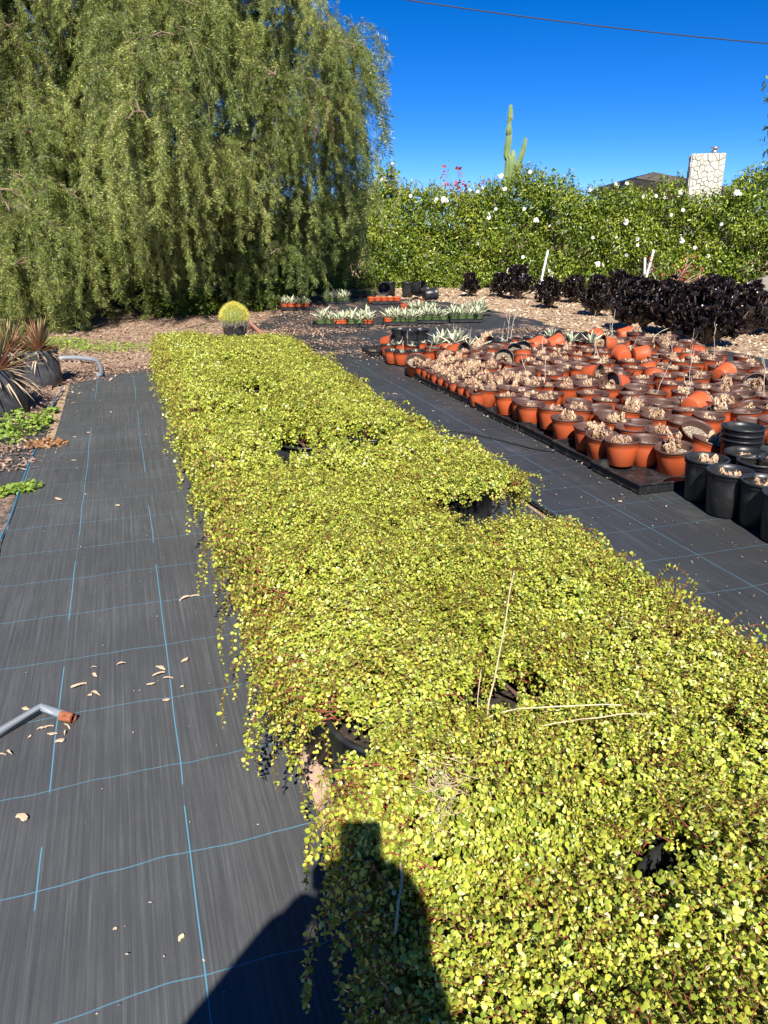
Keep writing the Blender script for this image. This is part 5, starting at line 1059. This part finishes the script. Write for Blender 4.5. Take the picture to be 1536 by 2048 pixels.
for i in range(9):
    ph = -.35+(math.pi/2+.35)*i/8
    for j in range(seg):
        a = j*6.283/seg; V.append((.075+.115*math.cos(ph)*math.cos(a), .05-.012+.106*math.cos(ph)*math.sin(a)-(.012 if math.sin(a) > 0 else 0), 1.535+.11*math.sin(ph)-(.06 if math.sin(a) < 0 and i < 4 else 0)))
b.add(V, [np.array([[i*seg+j, i*seg+(j+1) % seg, (i+1)*seg+(j+1) % seg, (i+1)*seg+j] for i in range(8) for j in range(seg)])]); obj('hair', b.mesh('hair', 'hair'), pt)
for s_ in (-1, 1):
    b = MB(); V = [];
    for i, (y_, w_, h_) in enumerate(((-.07, .035, .05), (0, .042, .07), (.07, .046, .06), (.15, .042, .04), (.19, .02, .02))):
        for j in range(10): a = j*.6283; V.append((s_*.115+w_*math.cos(a), y_, max(.002, .03+h_*.55*math.sin(a))))
    b.add(V, [np.array([[i*10+j, i*10+(j+1) % 10, (i+1)*10+(j+1) % 10, (i+1)*10+j] for i in range(4) for j in range(10)])]); obj('shoe', b.mesh('shoe', 'shoe'), pt)
# fingers curled round the phone
pl = Vector((-.085, -.35, .035))
for side, wr in ((-1, 'lw'), (1, 'rw')):
    w0 = Vector(J[wr]); edge_ = Vector(((-.062 if side < 0 else .027), -.014, 0)); vs = []; es = []; rs = []
    palm = w0+Vector((-side*.006, .03, .035)); 
    for f in range(4):
        k0 = len(vs); base_ = palm+Vector((side*.008, -.005, .014-.017*f)); zt_ = H-.045-.02*f
        p1 = Vector((edge_.x+side*.014, -.030, zt_-.01))-pl; p2 = Vector((edge_.x+side*.010, -.006, zt_-.002))-pl; p3 = Vector((edge_.x-side*.010, -.004, zt_))-pl
        vs += [tuple(w0.lerp(base_, .5)), tuple(base_), tuple(p1), tuple(p2)]; es += [(k0, k0+1), (k0+1, k0+2), (k0+2, k0+3)]; rs += [.016, .011, .0085, .007]
        skin_body('finger', vs[k0:], [(0, 1), (1, 2), (2, 3)], rs[k0:], 'skin', pt, 1)
    th0 = palm+Vector((-side*.01, -.03, .0)); skin_body('thumb', [tuple(w0.lerp(palm, .4)), tuple(th0), tuple(Vector((edge_.x-side*.005, -.032, H-.075))-pl)], [(0, 1), (1, 2)], [.016, .012, .009], 'skin', pt, 1)
# phone: lens at the camera position, body just behind it
ph = thing('smartphone', 'black smartphone held upright by the photographer', 'phone', (0, 0, H), (-TH, 0, 0)); b = MB()
def rbox(c, d, r, seg=4):
    pts = []
    for sx_, sz_, a0_ in ((1, 1, 0), (-1, 1, 1), (-1, -1, 2), (1, -1, 3)):
        for k in range(seg+1): a = (a0_+k/seg)*math.pi/2; pts.append((c[0]+sx_*(d[0]/2-r)+r*math.cos(a), c[2]+sz_*(d[2]/2-r)+r*math.sin(a)))
    n_ = len(pts); V = [(x_, c[1]-d[1]/2, z_) for x_, z_ in pts]+[(x_, c[1]+d[1]/2, z_) for x_, z_ in pts]+[(c[0], c[1]-d[1]/2, c[2]), (c[0], c[1]+d[1]/2, c[2])]
    b.add(V, [np.array([[i, (i+1) % n_, n_+(i+1) % n_, n_+i] for i in range(n_)]), np.array([[i, (i+1) % n_, 2*n_] for i in range(n_)]+[[n_+(i+1) % n_, n_+i, 2*n_+1] for i in range(n_)])])
rbox((-.019, -.012, -.046), (.078, .009, .155), .012); obj('phone_body', b.mesh('phone_body', 'phone', False), ph)
b = MB(); b.lathe([(.009, 0), (.009, .002), (.006, .002), (.006, .001), (0, .001)], 16); obj('lens', b.mesh('lens', 'glass'), ph, (0, -.0075, 0), (-math.pi/2, 0, 0))
b = MB(); b.box((-.019, -.017, -.046), (.070, .001, .145)); obj('screen', b.mesh('screen', 'glass', False), ph)

# ---- look-alikes that still share a label are told apart by their order from the left
from collections import defaultdict
bpy.context.view_layer.update()
gl_ = defaultdict(list)
for o in bpy.data.objects:
    if o.parent is None and 'label' in o: gl_[o['label']].append(o)
ORDX = ORD+['twenty-third', 'twenty-fourth']
for lab, os_ in gl_.items():
    if 2 <= len(os_) <= 24 and len(lab.split()) <= 12:
        for i, o in enumerate(sorted(os_, key=lambda q: proj(q.location)[0])): o['label'] = lab+', '+ORDX[i]+' from left'
